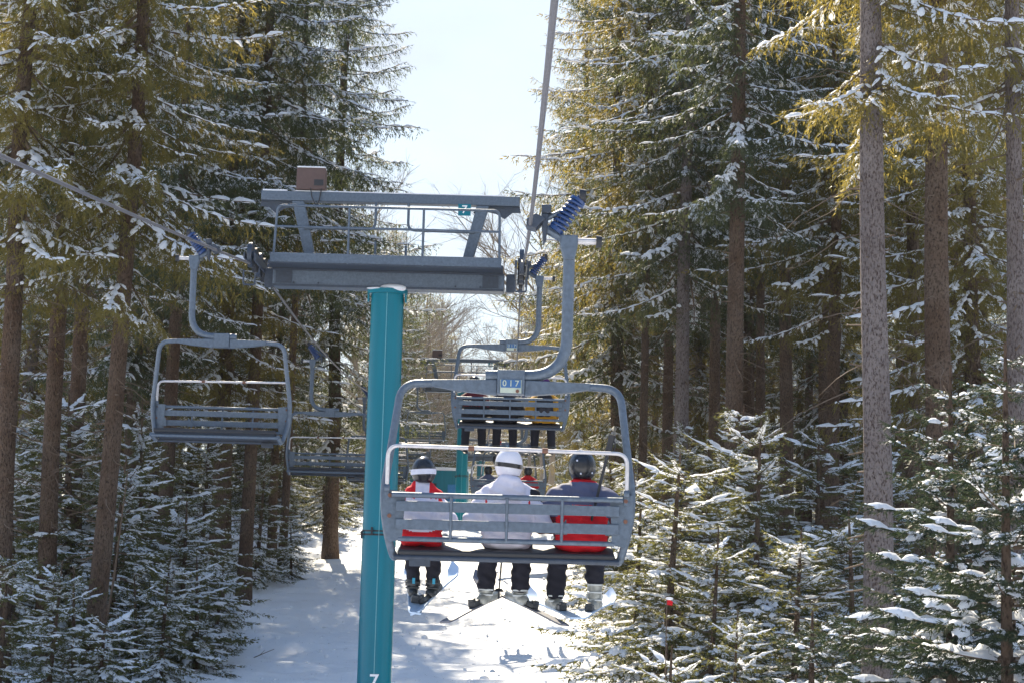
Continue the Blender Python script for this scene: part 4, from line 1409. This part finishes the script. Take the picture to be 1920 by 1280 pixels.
def pole(loc, d, L, label, basket=True, thick=1.0):
    o = empty('ski_pole', loc)
    tag(o, label, 'ski pole')
    d = Vector(d).normalized()
    mb = MB(); mb.tube([Vector((0, 0, 0)), d * L], [0.0085 * thick, 0.006 * thick], 8); mb.build('shaft', M_black, o)
    mb = MB(); mb.tube([-d * 0.13, -d * 0.06, Vector((0, 0, 0)), d * 0.02], [0.021 * thick, 0.016 * thick, 0.018 * thick, 0.012], 10); mb.tube(arc([-d * 0.10, -d * 0.06 + Vector((0.045, 0, 0)), d * 0.02 + Vector((0.03, 0, -0.02)), d * 0.0], 0.03, 4), 0.006, 6); mb.build('handle', M_black, o)
    if basket:
        mb = MB(); c = d * (L - 0.07); mb.tube([c - d * 0.012, c + d * 0.012], [0.022, 0.042], 16); mb.build('basket', M_black, o)

def p_left(x, y, z):
    i = np.where(z > 0.385, 1, 2)
    i = np.where((np.abs(x) < 0.052) & (z > 0.385), 2, i)                                  # white nape panel
    i = np.where((z > 0.30) & (np.abs(x) > 0.125) & (np.abs(np.abs(x) - 0.14 - (0.385 - z) * 0.3) < 0.014) & (y < 0.1), 1, i)  # red piping
    i = np.where(z < 0.125 + 0.9 * np.maximum(np.abs(x) - 0.06, 0) ** 1.3, np.where(np.abs(x) < 0.24, 1, i), i)                 # red hem
    return i
def p_mid(x, y, z):
    i = np.full(x.shape, 1)
    i = np.where((x > 0.17) & (z > 0.40 - (x - 0.17) * 0.2) & (z < 0.48), 2, i)             # dark shoulder patch
    i = np.where((np.abs(np.abs(x) - 0.165) < 0.006) & (z > 0.33) & (z < 0.41) & (y < 0.02), 3, i)
    return i
def p_right(x, y, z):
    i = np.where(z > 0.345 + 0.02 * np.cos(x * 9), 2, 1)
    i = np.where((np.abs(x) > 0.185) & (z > 0.27) & (z <= 0.36), 2, i)
    i = np.where((np.abs(x) > 0.20) & (z < 0.27), 3, i)
    i = np.where((z > 0.545) & (np.abs(x) < 0.15), 1, i)           # red collar
    return i

cfgL = dict(k=0.90, sw=0.185, hw=0.165, sh=0.455, head=0.585, lean=0.05, bulk=0.088, hs=0.98, helmet=M_hblack, strap=(-0.22, 0.14, M_strapw, 0.006), mats=[M_jred, M_jw], paint=p_left,
            legs=((-0.085, -0.075, 0.44, -0.235), (0.085, 0.085, 0.44, -0.235)), yaw=(R(-6), R(15)), pitch=R(15), boot=M_bootd, cyan=True, elbow=(0.235, 0.0, 0.20), hand=(0.11, 0.25, 0.22), seed=1, cuff=0.062, hem=0.015)
cfgM = dict(k=1.0, sw=0.255, hw=0.185, sh=0.49, head=0.655, lean=0.06, bulk=0.105, hood=True, helmet=M_hwhite, strap=(-0.20, 0.06, M_hblack, -0.012), strap2=(-0.80, -0.68, M_hblack, 0.0), mats=[M_jw, M_dark, M_jred], paint=p_mid,
            legs=((-0.145, -0.155, 0.47, -0.275), (0.125, 0.115, 0.47, -0.275)), yaw=(R(26), R(-30)), pitch=R(11), boot=M_boot, elbow=(0.285, -0.02, 0.215), hand=(0.10, 0.22, 0.22), seed=2, cuff=0.075, hem=0.0)
cfgR = dict(k=1.0, sw=0.285, hw=0.205, sh=0.50, head=0.655, lean=0.07, bulk=0.118, collar=0.03, helmet=M_hblack, dots=True, mats=[M_jred, M_jnavy, M_maroon], paint=p_right,
            legs=((-0.16, -0.175, 0.47, -0.31), (0.125, 0.135, 0.47, -0.20)), yaw=(R(-14), R(13)), pitch=R(4), sole=-0.31, boot=M_boot, elbow=(0.315, 0.02, 0.20), hand=(0.14, 0.28, 0.20), seed=3, cuff=0.078, hem=0.0)
rl = rider(C1, -0.665, cfgL, 'small skier at left of front bench, red and white jacket, white band on black helmet')
rm = rider(C1, 0.0, cfgM, 'skier in the middle of the front bench, white hooded jacket and white helmet')
rr_ = rider(C1, 0.575, cfgR, 'skier at right of front bench in red and slate jacket, black helmet')
skis(rl, ('left ski of the small skier in red and white, tip spread outward', 'right ski of the small skier in red and white, pale tip turned up'), M_skil, M_skib, 0.45, 0.72, (R(8), R(-22)))
skis(rm, ('left ski of the white jacketed skier, grey base showing', 'right ski of the white jacketed skier, grey base showing'), M_skib, M_skib, 0.70, 0.80, (R(-6), R(6)))
skis(rr_, ('left ski of the skier in red and slate, with bright blue tip', 'right ski of the skier in red and slate, with pale tip'), M_skil, M_skib, 0.62, 0.85, (0, 0))
c1 = C1.location
pole(c1 + Vector((-0.12 - 0.03, 0.30, -2.62 + 0.10)), (-0.06, 0.0, -1), 0.42, 'dark ski pole hanging under the front bench between the middle rider legs')
pole(c1 + Vector((-0.12 + 0.765, -0.16, -2.62 + 0.84)), (-0.22, 0.10, -1), 0.75, 'black ski pole standing behind the right shoulder of the rider in red and slate', False, 1.5)

def p_plain(x, y, z):
    return np.full(x.shape, 1)
base = dict(k=0.98, sw=0.25, hw=0.20, sh=0.49, head=0.65, bulk=0.11, helmet=M_hblack, paint=p_plain, legs=((-0.13, -0.14, 0.46, -0.29), (0.13, 0.14, 0.46, -0.29)), yaw=(R(-5), R(5)), pitch=R(6), boot=M_bootd, wrinkle=0.003)
def p_mar(x, y, z):
    return np.where((z > 0.33) & (z < 0.43) & (np.abs(x) < 0.2), 2, np.where(z > 0.28, 1, 2))
def far_rider(chair, x, label, m, helmet=M_hblack, voxel=0.02, **kw):
    c = dict(base); c.update(kw); c['mats'] = m if isinstance(m, list) else [m]; c['helmet'] = helmet
    return rider(chair, x, c, label, voxel)
a = far_rider(C2, -0.60, 'left rider of the second chair in maroon and black jacket', [M_maroon, M_dark], paint=p_mar)
b = far_rider(C2, -0.08, 'middle rider of the second chair all in black', M_dark)
c = far_rider(C2, 0.56, 'right rider of the second chair in ochre jacket, black backpack and purple hat', M_gold, M_purple, pack=True, hat=True)
for q, nm in ((a, 'maroon clad rider'), (b, 'black clad rider'), (c, 'ochre clad rider')):
    skis(q, tuple('%s ski of the %s on the second chair' % (s, nm) for s in ('left', 'right')), M_bootd, M_skib, 0.62, 0.85)
far_rider(C3, -0.52, 'left rider of the third chair in dark blue, mostly hidden by the white helmet', M_jnavy, voxel=0.03)
far_rider(C3, 0.50, 'right rider of the third chair in a red top, small in the distance', M_jred, voxel=0.03)
far_rider(C4, 0.1, 'lone rider on the fourth chair in dark clothes', M_dark, voxel=0.04)
far_rider(C5, -0.50, 'tiny rider in red on the fifth chair', M_jred, M_hwhite, voxel=0.04)
far_rider(C5, 0.10, 'tiny rider in yellow on the fifth chair', M_yel, M_hwhite, voxel=0.04)

# ------------------------------------------------------------------ small things in the snow
def on_ground(px, d):
    x = X_at(px, d)
    return Vector((x, d, gz(x, d)))
p = at(1250, 1128, 27.0)
fl = empty('marker_flag', (p.x, p.y, gz(p.x, p.y)))
tag(fl, 'small red marker flag on a stick among the snowy firs at right', 'flag')
hh = p.z - gz(p.x, p.y)
mb = MB(); mb.tube([(0, 0, -0.2), (0, 0, hh + 0.05)], 0.008, 8); mb.build('stick', M_twig, fl)
k = 0.55
mb = MB(); mb.add([(x * k, y * k, hh + z * k) for y0 in (-0.012, 0.0) for x, y, z in ((0.0, y0, 0.10), (0.17, y0 - 0.023, 0.02), (0.15, y0 + 0.022, -0.09), (0.0, y0, -0.07))], [(0, 1, 2, 3), (7, 6, 5, 4), (0, 4, 5, 1), (1, 5, 6, 2), (2, 6, 7, 3), (3, 7, 4, 0)]); mb.build('flag_cloth', M_jred, fl)
mb = MB(); mb.sphere((0.04, -0.01, hh + 0.055), 0.05, (1.2, 0.5, 0.45), 12, 8); mb.build('snow_cap', M_snow, fl, ang=80)['kind'] = 'stuff'
q0, q1 = on_ground(205, 35), at(240, 880, 35.4)
st = MB(); st.tube([q0 - q0 - Vector((0, 0, 0.2)), (q1 - q0) * 0.5 + Vector((0.06, 0, 0)), q1 - q0], [0.028, 0.022, 0.010], 8)
o = st.build('dead_sapling', M_twig); o.location = q0
tag(o, 'thin dark dead sapling leaning right, rising from the firs at lower left', 'sapling')
q = on_ground(500, 41.5)
st = MB(); st.tube([(-0.22, 0, -0.05), (0.1, 0.1, 0.10), (0.42, 0.15, 0.24)], [0.012, 0.010, 0.005], 6); st.tube([(0.1, 0.1, 0.10), (0.22, 0.05, 0.22)], [0.007, 0.003], 6)
o = st.build('twig', M_twig); o.location = q
tag(o, 'bare twig sticking out of the open snow left of the teal pole', 'twig')

# fallen clods of snow and needle litter on the piste
lr = np.random.default_rng(9)
def scatter_points(n):
    y = 34 + 52 * lr.random(n) ** 1.3
    x = lr.uniform(-8.5, 4.5, n)
    return x, y, ground_z(x, y)
ico = bmesh.new(); bmesh.ops.create_icosphere(ico, subdivisions=1, radius=1.0)
iv = np.array([v.co[:] for v in ico.verts]); fi = np.array([[v.index for v in f.verts] for f in ico.faces]); ico.free()
x, y, z = scatter_points(900)
rad = lr.uniform(0.02, 0.075, 900) * lr.choice([0.6, 1.0, 1.5], 900, p=[0.6, 0.3, 0.1])
V = iv[None] * (rad[:, None] * lr.uniform(0.6, 1.3, (900, 3)))[:, None, :] + np.stack([x, y, z], -1)[:, None, :]
Fc = (np.arange(900) * len(iv))[:, None, None] + fi[None]
o = link(bpy.data.objects.new('snow_clods', np_mesh('snow_clods', V.reshape(-1, 3), Fc.reshape(-1, 3), [M_ground], None, True)))
tag(o, kind='stuff')
x, y, z = scatter_points(5000)
a = lr.uniform(0, 6.28, 5000); l = lr.uniform(0.015, 0.06, 5000)
d = np.stack([np.cos(a), np.sin(a), np.zeros(5000)], -1) * l[:, None]
w = np.stack([-np.sin(a), np.cos(a), np.zeros(5000)], -1) * 0.006
c = np.stack([x, y, z + 0.012], -1)
V = np.stack([c - w, c + w, c + d + np.array([0, 0, 0.01])], 1).reshape(-1, 3)
o = link(bpy.data.objects.new('needle_litter', np_mesh('needle_litter', V, np.arange(15000).reshape(-1, 3), [M_twig])))
tag(o, kind='stuff')

# thin winter air over the whole slope
if HAZE:
    hm = bpy.data.materials.new('haze')
    hm.use_nodes = True
    hn = hm.node_tree.nodes
    hn.clear()
    ho_ = hn.new('ShaderNodeOutputMaterial')
    hv = hn.new('ShaderNodeVolumePrincipled')
    hv.inputs['Color'].default_value = (0.93, 0.95, 1.0, 1)
    hv.inputs['Density'].default_value = HAZE
    hm.node_tree.links.new(hv.outputs['Volume'], ho_.inputs['Volume'])
    mb = MB(); mb.box((0, 570, 15), (820, 1280, 64))
    o = mb.build('haze', hm, None, smooth=False)
    o['kind'] = 'stuff'
